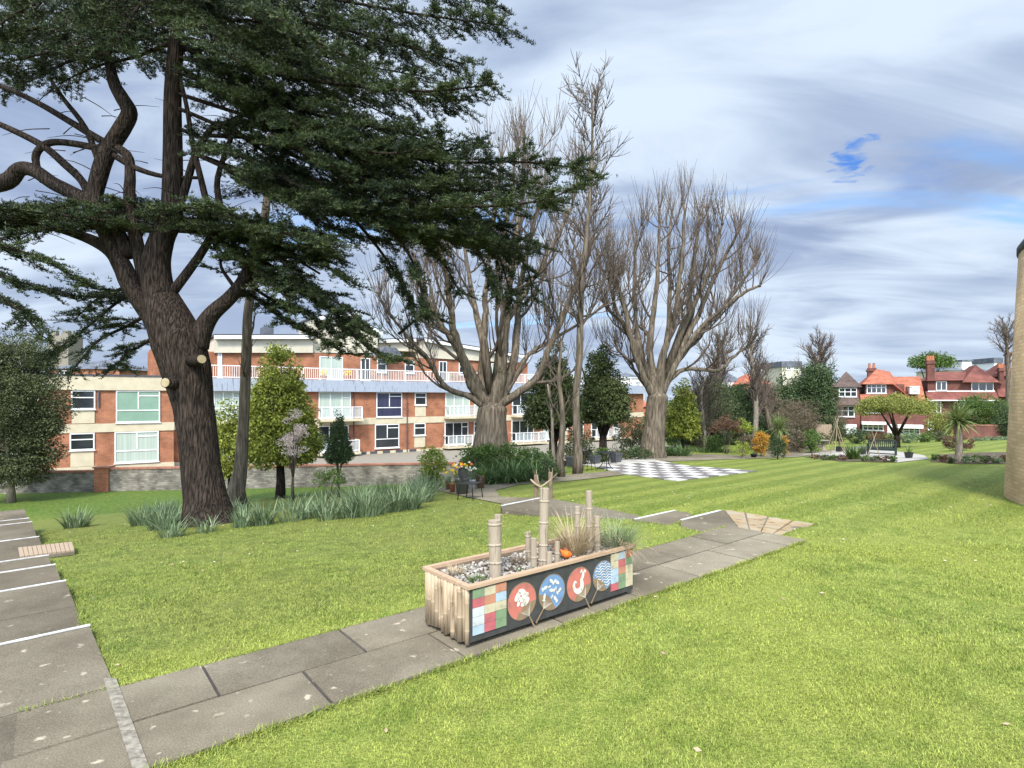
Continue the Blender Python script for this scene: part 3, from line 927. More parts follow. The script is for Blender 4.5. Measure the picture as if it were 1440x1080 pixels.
# ragged longer grass and crumbs of soil along the paving edges
x = []; y = []
for k in range(26000):
    a = random.uniform(-3.0, 6.1); b = random.choice((B0 - abs(random.gauss(0, .02)) + .015, B1 + abs(random.gauss(0, .03)) - .02))
    q = path_xy(a, b); x.append(q[0]); y.append(q[1])
for k in range(9000):
    s_ = random.uniform(-1.5, 12); w_ = -abs(random.gauss(0, .03)) + .02
    x.append(e0[0] + ux * s_ + vx * w_); y.append(e0[1] + uy * s_ + vy * w_)
x = np.array(x); y = np.array(y); n = len(x)
k = RG.uniform(0, 1, n) < .35 + .65 * (np.sin(x * 5.3) * np.sin(y * 4.1 + x * 2) > -.1); x = x[k]; y = y[k]; n = len(x)
v, f = strips(np.stack([x, y, ter(x, y) + .004], 1), RG.uniform(0, 6.28, n), RG.uniform(.2, 1.2, n), RG.uniform(.3, 1.2, n), .052 * RG.uniform(.4, 1.3, n), .005 * RG.uniform(.7, 1.3, n), 2)
tag(raw('edge_grass', v, f, M['blade']), 'ragged grass growing over the edges of the paving', 'grass', kind='stuff')
# daisies and fallen leaves
n = 420; y = np.sqrt(RG.uniform(9, 260, n)); x = RG.uniform(-.9, .95, n) * y; k = ~on_paving(x, y); x = x[k]; y = y[k]; n = len(x)
d = np.tile([0, 0, 1.0], (n, 1)); mb = MB()
for i in range(n):
    if i % 14 == 0: mb.lathe([(.003, 0), (.016, .006), (.002, .01)], (x[i], y[i], tz(x[i], y[i]) + .022), 7)
tag(mb.build('daisies', M['white']), 'scattered white daisies in the lawn', 'daisies', kind='stuff')
C = np.stack([x, y, ter(x, y) + .02], 1)[1::4]; dd = RG.normal(size=(len(C), 3)); dd[:, 2] *= .15
tag(leaves('fallen_leaves', C, .05, .03, M['lf_dry'], None, dd, .05), 'fallen brown leaves scattered on the lawn', 'leaves', kind='stuff')
# ------------------------------------------------------------------ painted planter (local frame: x along the painted front, y across, z up)
PL = Vector((-.37, 4.95, tz(-.37, 4.95) + .022)); PR = math.atan2(EY, EX)
LX, LY, ZB, ZT = 2.2, .72, .05, .55
planter = thing('planter', 'long wooden planter with painted hand fans on its charcoal front and bamboo clad end', 'planter', PL, PR)


def front(px, py):
    """photo pixel on the planter's front face -> local (x, z)"""
    k = (px - CX) / F; m = (HY - py) / F
    # point = D*(k,1), on line PL + s*(EX,EY)
    D = (PL.x * EY - PL.y * EX) / (k * EY - EX)
    s = (k * D - PL.x) * EX + (D - PL.y) * EY
    return s, CZ + m * D - PL.z


mb = MB()
mb.box(.0, .02, ZB + .02, .03, LY - .02, ZT - .03); mb.box(LX - .03, .02, ZB + .02, LX, LY - .02, ZT - .03)
mb.box(.03, LY - .03, ZB + .02, LX - .03, LY, ZT - .03); mb.box(.03, .03, ZB, LX - .03, LY - .03, ZB + .04)
mb.build('box', M['post_wood'], planter, True)
mb = MB(); mb.box(0, -.008, ZB, LX, .02, ZT - .03); mb.build('front_panel', M['panel_black'], planter, True)
mb = MB()
w = .055
mb.box(-.035, -.03, ZT - .03, LX + .03, -.03 + w, ZT); mb.box(-.035, LY + .03 - w, ZT - .03, LX + .03, LY + .03, ZT)
mb.box(-.035, -.03 + w, ZT - .032, -.035 + w, LY + .03 - w, ZT - .002); mb.box(LX + .03 - w, -.03 + w, ZT - .032, LX + .03, LY + .03 - w, ZT - .002)
mb.build('rim', M['rim_wood'], planter, True)
for x in (.12, LX - .12):
    for y in (.1, LY - .1):
        MB().tube([(x - .02, y, .03), (x + .02, y, .03)], .03, 12).build('castor', M['black_metal'], planter, True)
y = -.004; rd = random.Random(3); k = 0
while y < LY - .01:
    d = rd.uniform(.035, .075); d = min(d, LY + .01 - y)
    mb = MB(); z0 = ZB - rd.uniform(0, .03); zt = ZT - .034
    pts = [(-.012, y + d / 2, z0)]; rad = [d / 2 * .98]
    z = z0 + rd.uniform(.05, .25)
    while z < zt - .03:
        for dz, f_ in ((-.012, .96), (-.006, 1.07), (.002, .93), (.01, .98)):
            pts.append((-.012, y + d / 2, z + dz)); rad.append(d / 2 * f_)
        z += rd.uniform(.16, .3)
    pts.append((-.012, y + d / 2, zt)); rad.append(d / 2)
    mb.tube(pts, rad, 10)
    mb.build('bamboo_slat', M['bamboo_clad'], planter, True, True)
    y += d + .002
# painted check boards
rowsL = [['p_green', 'p_cream', 'p_orange'], ['p_red', 'p_orange', 'p_blue'], ['p_white', 'p_cream', 'p_cream'], ['p_white', 'p_red', 'p_green'], ['p_blue', 'p_red', 'p_green']]
rowsR = [['p_cream', 'p_blue', 'p_orange'], ['p_cream', 'p_red', 'p_green'], ['p_blue', 'p_orange', 'p_cream'], ['p_blue', 'p_green', 'p_cream'], ['p_red', 'p_green', 'p_cream']]
for nm, x0, x1, rows in (('check_board', .025, .40, rowsL), ('check_board', 1.83, 2.19, rowsR)):
    names = []
    for r_ in rows:
        for q in r_:
            if q not in names: names.append(q)
    mb = MB(); n = len(rows); zt, zb = ZT - .045, ZB + .055
    for i, r_ in enumerate(rows):
        for j, q in enumerate(r_):
            mb.cur = names.index(q)
            cw = (x1 - x0) / 3; ch = (zt - zb) / n; e = .0015
            ox = .02 * (i % 2) * (1 if j == 1 else 0) * 0
            mb.box(x0 + cw * j + e, -.016, zt - ch * (i + 1) + e, x0 + cw * (j + 1) - e, -.008, zt - ch * i - e)
    mb.build(nm, [M[q] for q in names], planter, True)


def disc(mb, c, rx, rz, y, a0=0, a1=2 * math.pi, n=40, rot=0.0, th=.003):
    pts = []
    for i in range(n + (0 if a1 - a0 > 6.28 else 1)):
        a = a0 + (a1 - a0) * i / n
        X, Z = rx * math.cos(a), rz * math.sin(a)
        pts.append((c[0] + X * math.cos(rot) - Z * math.sin(rot), y, c[1] + X * math.sin(rot) + Z * math.cos(rot)))
    mb.prism(pts, th, (0, -1, 0))


def ribbon(mb, pts, w, y, th=.003):
    """flat painted stroke of varying width in the front plane"""
    P = [np.array(p, float) for p in pts]
    if not hasattr(w, '__len__'): w = [w] * len(P)
    L, Rr = [], []
    for i, p in enumerate(P):
        d = P[min(i + 1, len(P) - 1)] - P[max(i - 1, 0)]; d = d / (np.linalg.norm(d) + 1e-9)
        nn = np.array([-d[1], d[0]]) * w[i] / 2
        L.append(p + nn); Rr.append(p - nn)
    for i in range(len(P) - 1):
        q = [L[i], L[i + 1], Rr[i + 1], Rr[i]]
        mb.prism([(a[0], y, a[1]) for a in q], th, (0, -1, 0))


fans = [((733, 845), 'fan_red', (748, 876)), ((775, 832), 'fan_blue', (752, 876)), ((813, 821), 'fan_red', (826, 850)), ((847, 809), 'fan_blue', (829, 850))]
for i, (cpx, colr, hpx) in enumerate(fans):
    cx, cz = front(*cpx); hx, hz = front(*hpx)
    r = .172 if i < 3 else .158
    dirx, dirz = hx - cx, hz - cz; ln = math.hypot(dirx, dirz); dirx /= ln; dirz /= ln
    ang = math.atan2(dirz, dirx)
    mb = MB(); disc(mb, (cx, cz), r, r, -.0085 - .0012 * (i % 2), 0, 2 * math.pi)
    f_ = mb.build('fan', M[colr], planter, True)
    # rim outline of pale paint + brown handle sector + stick
    mb = MB()
    yb = -.0125 - .0012 * (i % 2)
    ring = [(cx + r * math.cos(a), cz + r * math.sin(a)) for a in np.linspace(0, 2 * math.pi, 49)]
    ribbon(mb, ring, .006, yb + .0008, .002)
    arc = [(cx + r * .97 * math.cos(ang + a), cz + r * .97 * math.sin(ang + a)) for a in np.linspace(-.95, .95, 14)]
    top = (cx + dirx * r * .30, cz + dirz * r * .30)
    poly = arc + [(cx + r * .55 * math.cos(ang + .75), cz + r * .55 * math.sin(ang + .75)), top, (cx + r * .55 * math.cos(ang - .75), cz + r * .55 * math.sin(ang - .75))]
    mb.prism([(p[0], yb, p[1]) for p in poly], .002, (0, -1, 0))
    L_ = .155
    tip = (cx + dirx * (r + L_), cz + dirz * (r + L_))
    ribbon(mb, [(cx + dirx * r * .3, cz + dirz * r * .3), (cx + dirx * r, cz + dirz * r), tip], [.006, .012, .017], yb - .0005, .003)
    h_ = mb.build('fan_handle', M['fan_brown'], f_, True)
    mb = MB(); yy = -.0135 - .0012 * (i % 2)
    for a in np.linspace(-.7, .7, 7):
        ribbon(mb, [(cx + dirx * r * 1.05, cz + dirz * r * 1.05), (cx + r * .6 * math.cos(ang + a), cz + r * .6 * math.sin(ang + a))], .0025, yy - .0016, .001)
    if i == 0:      # white petals
        for (ax, az, rx, rz, ro) in ((-.055, .055, .05, .026, .9), (.0, .085, .05, .03, -.5), (.035, .045, .045, .028, .4), (-.02, .02, .04, .024, -.4), (.05, -.01, .046, .027, .8), (-.045, -.01, .03, .018, 1.2), (.015, -.03, .035, .02, .2)):
            disc(mb, (cx + ax, cz + az), rx, rz, yy, rot=ro, n=16, th=.002)
    elif i == 1:    # little fish
        for k, (ax, az, ro) in enumerate(((-.09, .06, .3), (-.01, .11, 2.4), (.07, .08, -.6), (-.1, -.02, 1.3), (-.01, .02, 2.9), (.1, .0, .6), (.04, -.07, 2.2), (-.03, .06, .2), (.05, .03, 1.5), (.0, -.04, .8))):
            s_ = .028 if k < 7 else .014
            disc(mb, (cx + ax, cz + az), s_, s_ * .55, yy, rot=ro, n=12, th=.002)
            tx, tz_ = cx + ax - math.cos(ro) * s_ * 1.35, cz + az - math.sin(ro) * s_ * 1.35
            disc(mb, (tx, tz_), s_ * .35, s_ * .7, yy, rot=ro, n=10, th=.002)
    elif i == 2:    # curling white plume
        cur = [(.06, .12), (.055, .075), (.035, .04), (.04, .0), (.035, -.045), (-.01, -.07), (-.055, -.05), (-.075, -.005), (-.06, .035), (-.035, .02)]
        ribbon(mb, [(cx + p[0], cz + p[1]) for p in spl(cur, 4)], list(np.interp(np.linspace(0, 1, len(spl(cur, 4))), [0, .25, .5, .75, 1], [.03, .04, .06, .035, .012])), yy, .002)
        for q in ((.03, .125), (.085, .12)): disc(mb, (cx + q[0], cz + q[1]), .022, .012, yy, rot=.9 if q[0] < .05 else 2.2, n=10, th=.002)
    else:           # wavy lines
        for k in range(9):
            zz = -.11 + k * .030
            hw = math.sqrt(max(0, r * r * .92 - zz * zz)) * .93
            pts = []
            for t in np.linspace(-hw, hw, 26):
                q = (cx + t, cz + zz + .010 * math.sin(t * 75 + k * .5) + t * .12)
                if (q[0] - cx) * dirx + (q[1] - cz) * dirz > r * .42 or math.hypot(q[0] - cx, q[1] - cz) > r * .95: continue
                pts.append(q)
            if len(pts) > 2: ribbon(mb, pts, .0085, yy, .002)
    mb.build('fan_motif', M['fan_pale'], f_, True)


def plc(x, y, z): return Vector((PL.x + x * EX - y * EY, PL.y + x * EY + y * EX, PL.z + z))


def plpx(px, py, z=.50):
    p = zplane(px, py, PL.z + z); d = p - PL
    return max(.06, min(LX - .06, d.x * EX + d.y * EY)), max(.06, min(LY - .06, -d.x * EY + d.y * EX))


mb = MB(); mb.box(.035, .035, .40, LX - .035, LY - .035, .485); o = mb.build('soil_fill', M['soil'], planter, True)
mb = MB(); rd = random.Random(5)
for k in range(1500):
    x, y = rd.uniform(.05, LX - .05), rd.uniform(.05, LY - .05); r = rd.uniform(.011, .026)
    p = plc(x, y, .487 + rd.uniform(0, .018)); mb.ell(p, (r, r * rd.uniform(.6, 1), r * rd.uniform(.5, .8)), 7, 4, rd.uniform(0, 3))
tag(mb.build('pebbles', M['pebble'], smooth=True), 'pale rounded pebbles filling the long wooden planter', 'pebbles', kind='stuff')

posts = [((699, 803), 724, .066, 'tall weathered bamboo post behind its split twin at the left of the planter'), ((697, 812), 732, .10, 'thick split bamboo post at the front left of the planter'),
         ((763, 795), 687, .082, 'tallest thick bamboo post standing in the middle of the planter'), ((751, 797), 757, .055, 'short bamboo post left of the tallest one in the planter'),
         ((743, 788), 748, .05, 'thin short bamboo post at the back left of the tallest one'), ((772, 796), 776, .05, 'shortest bamboo stub just right of the tallest post'),
         ((783, 793), 762, .045, 'slim short bamboo post beside the orange ornament'), ((829, 775), 690, .062, 'tall brown bamboo post among the dry grass'),
         ((840, 775), 726, .062, 'medium brown bamboo post at the right edge of the dry grass'), ((812, 778), 712, .05, 'grey bamboo post half hidden in the dry grass')]
for i, ((px, py), top, d, lab) in enumerate(posts):
    x, y = plpx(px, py); p = plc(x, y, .47)
    H = CZ + (HY - top) / F * p.y - p.z
    t = MB(); r = d / 2 * 1.2; rd = random.Random(i)
    lean = Vector((rd.uniform(-.03, .03), rd.uniform(-.03, .03), 0))
    pts, rad = [p - Vector((0, 0, .05))], [r]
    z = rd.uniform(.08, .2)
    while z < H - .03:
        for dz, f_ in ((-.012, .97), (-.004, 1.08), (.004, 1.08), (.012, .95)): pts.append(p + lean * (z + dz) + Vector((0, 0, z + dz))); rad.append(r * f_)
        z += rd.uniform(.14, .24)
    e = p + lean * H + Vector((0, 0, H)); pts += [e, e + Vector((0, 0, .001)), e - Vector((0, 0, .04))]; rad += [r * .97, r * .78, r * .74]
    t.tube(pts, rad, 14)
    tag(t.build('bamboo_post', M['bamboo'], smooth=False), lab, 'bamboo post', 'bamboo posts in the planter')
# plants in the planter
x, y = plpx(808, 778); b = plc(x, y, .49)
v, f = join([clump(b, 420, .10, .55, .007, (.05, .75), (.3, 1.2), 5), clump(b, 120, .12, .42, .006, (.4, 1.2), (.2, 1.0), 5)])
tag(raw('dry_grass', v, f, M['lf_dry']), 'straw coloured ornamental grass tuft right of the tallest bamboo post', 'grass tuft')
x, y = plpx(866, 768); b = plc(x, y, .49)
v, f = join([clump(b, 480, .13, .46, .005, (.05, .9), (.4, 1.3), 5)])
tag(raw('blue_grass', v, f, M['lf_blue']), 'grey green fine grass tuft at the right end of the planter', 'grass tuft')
x, y = plpx(884, 771); b = plc(min(x, LX - .06), y, .49)
v, f = clump(b, 200, .07, .36, .005, (.3, 1.1), (.9, 1.9), 6)
tag(raw('dry_grass', v, f, M['lf_dry']), 'pale drooping grass spilling over the right rim of the planter', 'grass tuft')
for px, py, h, mm, lab in ((640, 806, .12, 'lf_dry', 'dried brown rounded plant at the left corner of the planter'), (727, 792, .13, 'lf_brown', 'dried brown low plant behind the split bamboo post'),
                           (670, 818, .11, 'lf_green', 'small green tufted plant at the front left of the planter'), (740, 806, .12, 'lf_strap', 'small variegated leaf plant in the pebbles before the tallest post')):
    x, y = plpx(px, py); b = plc(x, y, .495); n = 260 if 'lf_s' not in mm else 14
    v, f = clump(b, n, h * .5, h, .006 if n > 50 else .02, (.1, 1.2), (.2, .9), 3)
    tag(raw('small_plant', v, f, M[mm]), lab, 'plant')
x, y = plpx(796, 786); b = plc(x, y, .50)
t = thing('ornament', 'orange glazed fish ornament lying on the planter pebbles', 'ornament', b, PR)
mb = MB(); pts = [(-.085, 0, .11), (-.06, 0, .085), (-.03, 0, .06), (.01, 0, .045), (.05, 0, .035), (.08, 0, .03)]
mb.tube(spl(pts, 4), list(np.interp(np.linspace(0, 1, 21), [0, .2, .5, .8, 1], [.008, .022, .042, .035, .012])), 12)
mb.build('body', M['flower_o'], t, True, True)
for s_ in (-1, 1): MB().prism([(-.08, .004 * s_, .1), (-.13, .03 * s_, .16), (-.14, .05 * s_, .12), (-.12, .02 * s_, .09)], .006).build('tail_fin', M['terracotta'], t, True)
MB().prism([(-.03, -.003, .09), (-.02, -.003, .13), (.03, -.003, .10), (.03, -.003, .07)], .006, (0, 1, 0)).build('back_fin', M['terracotta'], t, True)

# ------------------------------------------------------------------ furniture
def armchair(loc, rz, label):
    t = thing('garden_chair', label, 'chair', loc, rz, 'black garden chairs')
    mb = MB()   # seat faces +x
    mb.prism([(-.20, -.22, .43), (.22, -.24, .44), (.24, 0, .435), (.22, .24, .44), (-.20, .22, .43)], .022)
    mb.build('seat', M['black_weave'], t, True)
    mb = MB(); n = 9
    for i in range(n):      # curved slatted back
        a = -1.05 + 2.1 * i / (n - 1)
        mb.bar((-.22 * math.cos(a * .8) - .0, .25 * math.sin(a), .46), (-.28 * math.cos(a * .7) - .03, .27 * math.sin(a), .84 - .10 * abs(a) ** 1.5), .035, .006)
    mb.build('backrest', M['black_weave'], t, True)
    mb = MB()
    rail = [(.20, -.27, .60), (.05, -.285, .64), (-.12, -.27, .68), (-.25, -.18, .79), (-.30, 0, .85), (-.25, .18, .79), (-.12, .27, .68), (.05, .285, .64), (.20, .27, .60)]
    mb.tube(spl(rail, 4), .015, 8); mb.build('arm_rail', M['black_metal'], t, True, True)
    for sx, sy in ((.2, -.25), (.2, .25), (-.2, -.22), (-.2, .22)):
        mb = MB(); top = .60 if sx > 0 else .46
        mb.tube([(sx, sy * 1.06, top), (sx, sy, .43), (sx * 1.25, sy * 1.1, 0)], .014, 8); mb.build('leg', M['black_metal'], t, True, True)
    return t


def bistro_chair(loc, rz, label):
    t = thing('bistro_chair', label, 'chair', loc, rz, 'metal bistro chairs')
    mb = MB(); mb.lathe([(.17, .44), (.19, .445), (.19, .455), (.17, .46)], n=20); mb.build('seat', M['black_metal'], t, True)
    mb = MB(); mb.tube(spl([(-.17, -.17, .44), (-.2, -.18, .7), (-.22, -.12, .88), (-.23, 0, .92), (-.22, .12, .88), (-.2, .18, .7), (-.17, .17, .44)], 4), .011, 6)
    mb.tube(spl([(-.2, -.17, .62), (-.215, 0, .72), (-.2, .17, .62)], 4), .009, 6); mb.tube([(-.175, 0, .45), (-.225, 0, .9)], .008, 6)
    mb.build('backrest', M['black_metal'], t, True, True)
    for sx in (-1, 1):
        for sy in (-1, 1):
            mb = MB(); mb.tube(spl([(.13 * sx, .13 * sy, .45), (.16 * sx, .15 * sy, .25), (.21 * sx, .18 * sy, 0)], 3), .011, 6); mb.build('leg', M['black_metal'], t, True, True)
    return t


p = gp(661, 702); armchair(p, R(-25), 'black woven armchair turned towards the path beside the daffodil pots')
p = gp(852, 661)
t = thing('bistro_table', 'round black metal bistro table on the edge of the patio', 'table', p)
mb = MB(); mb.lathe([(.36, .70), (.40, .705), (.40, .72), (.38, .73)], n=28); mb.build('table_top', M['black_metal'], t, True)
for k in range(3):
    a = 2.1 * k + .5; c, s_ = math.cos(a), math.sin(a)
    mb = MB(); mb.tube(spl([(.28 * c, .28 * s_, .7), (.14 * c, .14 * s_, .5), (.12 * c, .12 * s_, .35), (.22 * c, .22 * s_, .15), (.40 * c, .40 * s_, 0)], 4), .017, 8); mb.build('leg', M['black_metal'], t, True, True)
bistro_chair(gp(829, 662), R(20), 'black bistro chair left of the round table')
bistro_chair(gp(858, 653), R(200), 'black bistro chair behind the round table')


def pot(name, label, px, py, wpx, hpx, m, sq=True, plant=None, group=None, D=None, flowers=None, taper=.74):
    g = gp(px, py, .022); D = g.y; w = wpx / F * D / 2; h = hpx / F * D
    t = thing(name, label, 'pot', g, R(35), group)
    k = 1.12 if sq else 1.0; n = 4 if sq else 22
    mb = MB(); prof = [(w * taper * k, 0), (w * .97 * k, h * .86), (w * 1.04 * k, h * .87), (w * 1.04 * k, h), (w * .93 * k, h), (w * .9 * k, h * .9)]
    mb.lathe(prof, n=n); mb.build('body', M[m], t, True, not sq)
    mb = MB(); mb.lathe([(w * .9 * k, h * .88), (w * .9 * k, h * .91)], n=n); mb.build('soil', M['soil'], t, True)
    return t, g + Vector((0, 0, h * .9)), w


def potplant(label, b, n, r, L, Wd, m, lean=(.05, .7), bend=(.2, 1.0), cat='plant', name='potted_plant', flowers=None, nf=0):
    t = thing(name, label, cat, b)
    v, f = clump(b, n, r, L, Wd, lean, bend, 4); raw('leaves', v, f, M[m], t)
    if flowers:
        for fm in flowers:
            for k in range(nf):
                mb = MB()
                a = RG.uniform(0, 6.28); q = RG.uniform(0, 1) ** .5 * r * 1.7
                c = Vector((b[0] + math.cos(a) * q, b[1] + math.sin(a) * q, b[2] + L * RG.uniform(.75, 1.15)))
                ax = Vector((RG.normal() * .5, -1 + RG.normal() * .5, RG.normal() * .3)).normalized(); u_ = ax.orthogonal().normalized(); w_ = ax.cross(u_)
                s_ = .045
                vs = []
                for j in range(12):
                    an = j * math.pi / 6; rr = s_ if j % 2 == 0 else s_ * .5
                    vs.append(c + (u_ * math.cos(an) + w_ * math.sin(an)) * rr)
                mb.add(vs + [c - ax * .01], [(j, (j + 1) % 12, 12) for j in range(12)])
                mb.tube([c - ax * .004, c + ax * .03], [.012, .018], 8)
                mb.build('flower', M[fm], t)
    return t


_, b, w = pot('large_pot', 'large olive grey tapered pot of daffodils behind the woven armchair', 650, 694, 21, 23, 'pot_olive', False)
potplant('yellow and orange daffodils growing in the large olive grey pot', b, 110, w * .9, .42, .02, 'lf_blue', flowers=['flower_y', 'flower_o', 'flower_w'], nf=9, cat='daffodils', name='daffodils')
_, b, w = pot('small_pot', 'terracotta pot left of the large olive grey pot', 636, 692, 9, 13, 'terracotta', False)
potplant('pale yellow daffodils in the terracotta pot', b, 60, w, .38, .018, 'lf_blue', flowers=['flower_y'], nf=9, cat='daffodils', name='daffodils')
_, b, w = pot('small_pot', 'dark brown pot half hidden at the far left of the pot group', 630, 688, 8, 13, 'pot_brown', False)
potplant('leafy daffodils in the dark brown pot', b, 50, w, .34, .018, 'lf_blue', flowers=['flower_y'], nf=4, cat='daffodils', name='daffodils')
_, b, w = pot('white_pot', 'white pot behind the armchair seat', 664, 687, 10, 13, 'white', False)
potplant('cream daffodils in the white pot', b, 60, w, .4, .018, 'lf_blue', flowers=['flower_w'], nf=9, cat='daffodils', name='daffodils')
_, b, w = pot('wicker_pot', 'brown round pot right of the armchair on the path', 676, 686, 12, 18, 'pot_brown', False, taper=.8)
potplant('bushy green plant in the brown round pot', b, 160, w, .34, .02, 'lf_green')
gpots = 'square grey pots round the patio'
_, b, w = pot('square_pot', 'dark grey square pot at the left end of the patio', 805, 656, 18, 14, 'pot_grey', group=gpots)
potplant('sparse twiggy plant in the leftmost grey pot', b, 16, w * .4, .35, .012, 'lf_brown', (.0, .3), (0, .2))
_, b, w = pot('square_pot', 'dark grey square pot behind the bistro table', 837, 652, 16, 12, 'pot_grey', group=gpots)
potplant('low dark plant in the grey pot behind the bistro table', b, 40, w * .6, .22, .02, 'lf_dark')
_, b, w = pot('square_pot', 'dark grey square pot right of the bistro table', 866, 650, 17, 13, 'pot_grey', group=gpots)
potplant('withered stems in the grey pot right of the bistro table', b, 26, w * .5, .24, .02, 'lf_brown')
gp2 = 'black pots near the bench'
_, b, w = pot('square_pot', 'black square pot beside the right end of the bench', 1278, 644, 11, 8, 'black_weave', group=gp2)
potplant('young cordyline in the black pot right of the bench', b, 26, .03, .34, .02, 'lf_strap', (.0, .7), (.1, .6))
_, b, w = pot('square_pot', 'black square pot among the canes left of the bench', 1180, 635, 10, 7, 'black_weave', group=gp2)
potplant('thin bare stems in the black pot among the canes', b, 14, .04, .5, .012, 'lf_brown', (.0, .3), (0, .2))
_, b, w = pot('square_pot', 'black pot partly behind the strap leaved clump', 1214, 639, 8, 7, 'black_weave', group=gp2)
potplant('green spiky plant in the black pot behind the clump', b, 30, .05, .4, .02, 'lf_strap', (.0, .6), (.1, .6))
_, b, w = pot('bowl_pot', 'small black bowl of sticks standing on the far lawn', 1060, 643, 9, 5, 'black_weave', False)
potplant('small green plant in the black bowl on the far lawn', b, 40, .05, .2, .02, 'lf_green')
# canes leaning out of the bowl and across the bed
for (a, bq, lab) in (((1062, 641), (1078, 612), 'long pale cane leaning out of the black bowl'), ((1044, 626), (1054, 608), 'pale stake leaning in front of the lime topped shrub'), ((1040, 634), (1046, 622), 'short forked stick standing on the far lawn edge')):
    p = gp(*a); q = ray(bq[0], bq[1], p.y)
    tag(MB().tube([p, q], [.025, .02], 6).build('cane', M['fence_wood']), lab, 'cane')
p = gp(1158, 634)
t = thing('bird_bath', 'stone bird bath on a pillar in the bed left of the bench', 'bird bath', p)
MB().lathe([(.16, 0), (.16, .06), (.10, .1), (.08, .3), (.11, .5), (.13, .52)], n=16).build('pillar', M['stone_pale'], t, True, True)
MB().lathe([(.1, .52), (.30, .58), (.34, .64), (.31, .64), (.2, .60)], n=20).build('bowl', M['stone_pale'], t, True, True)
# tripods of bare canes
for px, py, top, sp_, lab in ((1176, 640, 592, .5, 'tall pyramid of bare canes left of the bench'), (1230, 646, 606, .3, 'pair of thin canes crossing in front of the bench')):
    nc_ = 5 if px < 1200 else 2
    p = gp(px, py); t = thing('cane_pyramid', lab, 'canes', p)
    e = ray(px, top, p.y)
    for k in range(nc_):
        a = k * (1.256 if nc_ == 5 else 2.6) + .3
        MB().tube([p + Vector((math.cos(a) * sp_, math.sin(a) * sp_, 0)), e + Vector((-math.cos(a) * .12, 0, .05 * k))], [.016, .010], 5).build('cane', M['fence_wood'], t)
# bench
p = gp(1240, 641, .02)
bn = thing('park_bench', 'dark green slatted bench with arms facing left on the small patio', 'bench', p, R(-38))
k = .88
bn.scale = (.78, .78, .78)
mb = MB()
for j in range(4): mb.box(-.62, -.22 + j * .115, .40, .62, -.13 + j * .115, .425)
mb.box(-.60, -.235, .31, .60, -.20, .399); mb.box(-.60, .20, .31, .60, .22, .399); mb.box(-.58, -.02, .10, .58, .03, .15)
mb.build('seat', M['bench'], bn, True)
mb = MB()
for j in range(13): mb.box(-.56 + j * .092, .235, .46, -.52 + j * .092, .255, .80)
mb.box(-.62, .225, .80, .62, .265, .87); mb.box(-.62, .225, .43, .62, .265, .47); mb.build('backrest', M['bench'], bn, True)
for s_ in (-1, 1):
    mb = MB(); mb.box(s_ * .68, -.29, .60, s_ * .59, .24, .65); mb.build('armrest', M['bench'], bn, True)
    for yy in (-.24, .245):
        mb = MB(); mb.box(s_ * .675, yy - .04, 0, s_ * .60, yy + .04, .60 if yy < 0 else .8); mb.build('leg', M['bench'], bn, True)
# two timber posts and a driftwood branch beside the landing
for px, py, top, lab in ((754, 704, 668, 'left one of two short timber posts beside the low landing'), (774, 702, 664, 'right one of two short timber posts beside the low landing')):
    p = gp(px, py); h = CZ + (HY - top) / F * p.y - p.z
    t = MB().tube([p - Vector((0, 0, .1)), p + Vector((0, 0, h * .98)), p + Vector((0, 0, h))], [.062, .06, .052], 10)
    t.tube([p + Vector((-.02, -.02, h)), p + Vector((-.05, 0, h + .12))], [.012, .004], 5)
    tag(t.build('timber_post', M['post_wood']), lab, 'post', 'short timber posts')
p0 = gp(754, 704).y - .1
mb = MB()
mb.tube([ray(746, 674, p0), ray(752, 680, p0), ray(760, 685, p0), ray(765, 682, p0), ray(775, 674, p0)], [.02, .03, .032, .024, .012], 8)
mb.tube([ray(760, 685, p0), ray(757, 677, p0), ray(754, 661, p0)], [.018, .012, .005], 6); mb.tube([ray(775, 674, p0), ray(781, 668, p0), ray(784, 665, p0)], [.012, .008, .004], 6)
mb.tube([ray(768, 680, p0), ray(776, 672, p0), ray(777, 658, p0)], [.012, .009, .004], 6)
tag(mb.build('driftwood', M['fence_wood'], smooth=True), 'forked driftwood branch resting against the two timber posts', 'branch')
# ribbed drain cover beside the steps
w = [zplane(px, py, -.435) for px, py in ((28, 781), (105, 772), (101, 759), (25, 767))]; w = [q - Vector((0, 0, .05)) for q in w]
t = thing('drain_cover', 'ribbed grey brown drain cover beside the left steps', 'drain cover', (w[0] + w[2]) / 2)
mb = MB(); mb.prism([q - Vector((0, 0, .05)) for q in w], .05); mb.build('plate', M['concrete_dk'], t)
mb = MB()
for k in range(12):
    s_ = (k + .5) / 12; a = w[0].lerp(w[1], s_); b = w[3].lerp(w[2], s_)
    mb.bar(a.lerp(b, .06) + Vector((0, 0, .012)), a.lerp(b, .94) + Vector((0, 0, .012)), .055, .025)
mb.build('rib', M['fence_wood'], t)

# ------------------------------------------------------------------ strap leaved plants
def strapclump(label, px, py, n, r, L, Wd, m='lf_blue', name='daffodil_clump', cat='daffodils', group=None, lean=(.0, .55), bend=(.2, 1.3), sq=(1, 1), D=None, g=None):
    g = g or (gp(px, py) if D is None else gd(px, D))
    t = thing(name, label, cat, g, 0, group)
    v, f = clump(g, n, r, L, Wd, lean, bend, 4, sq); raw('leaves', v, f, M[m], t); return t


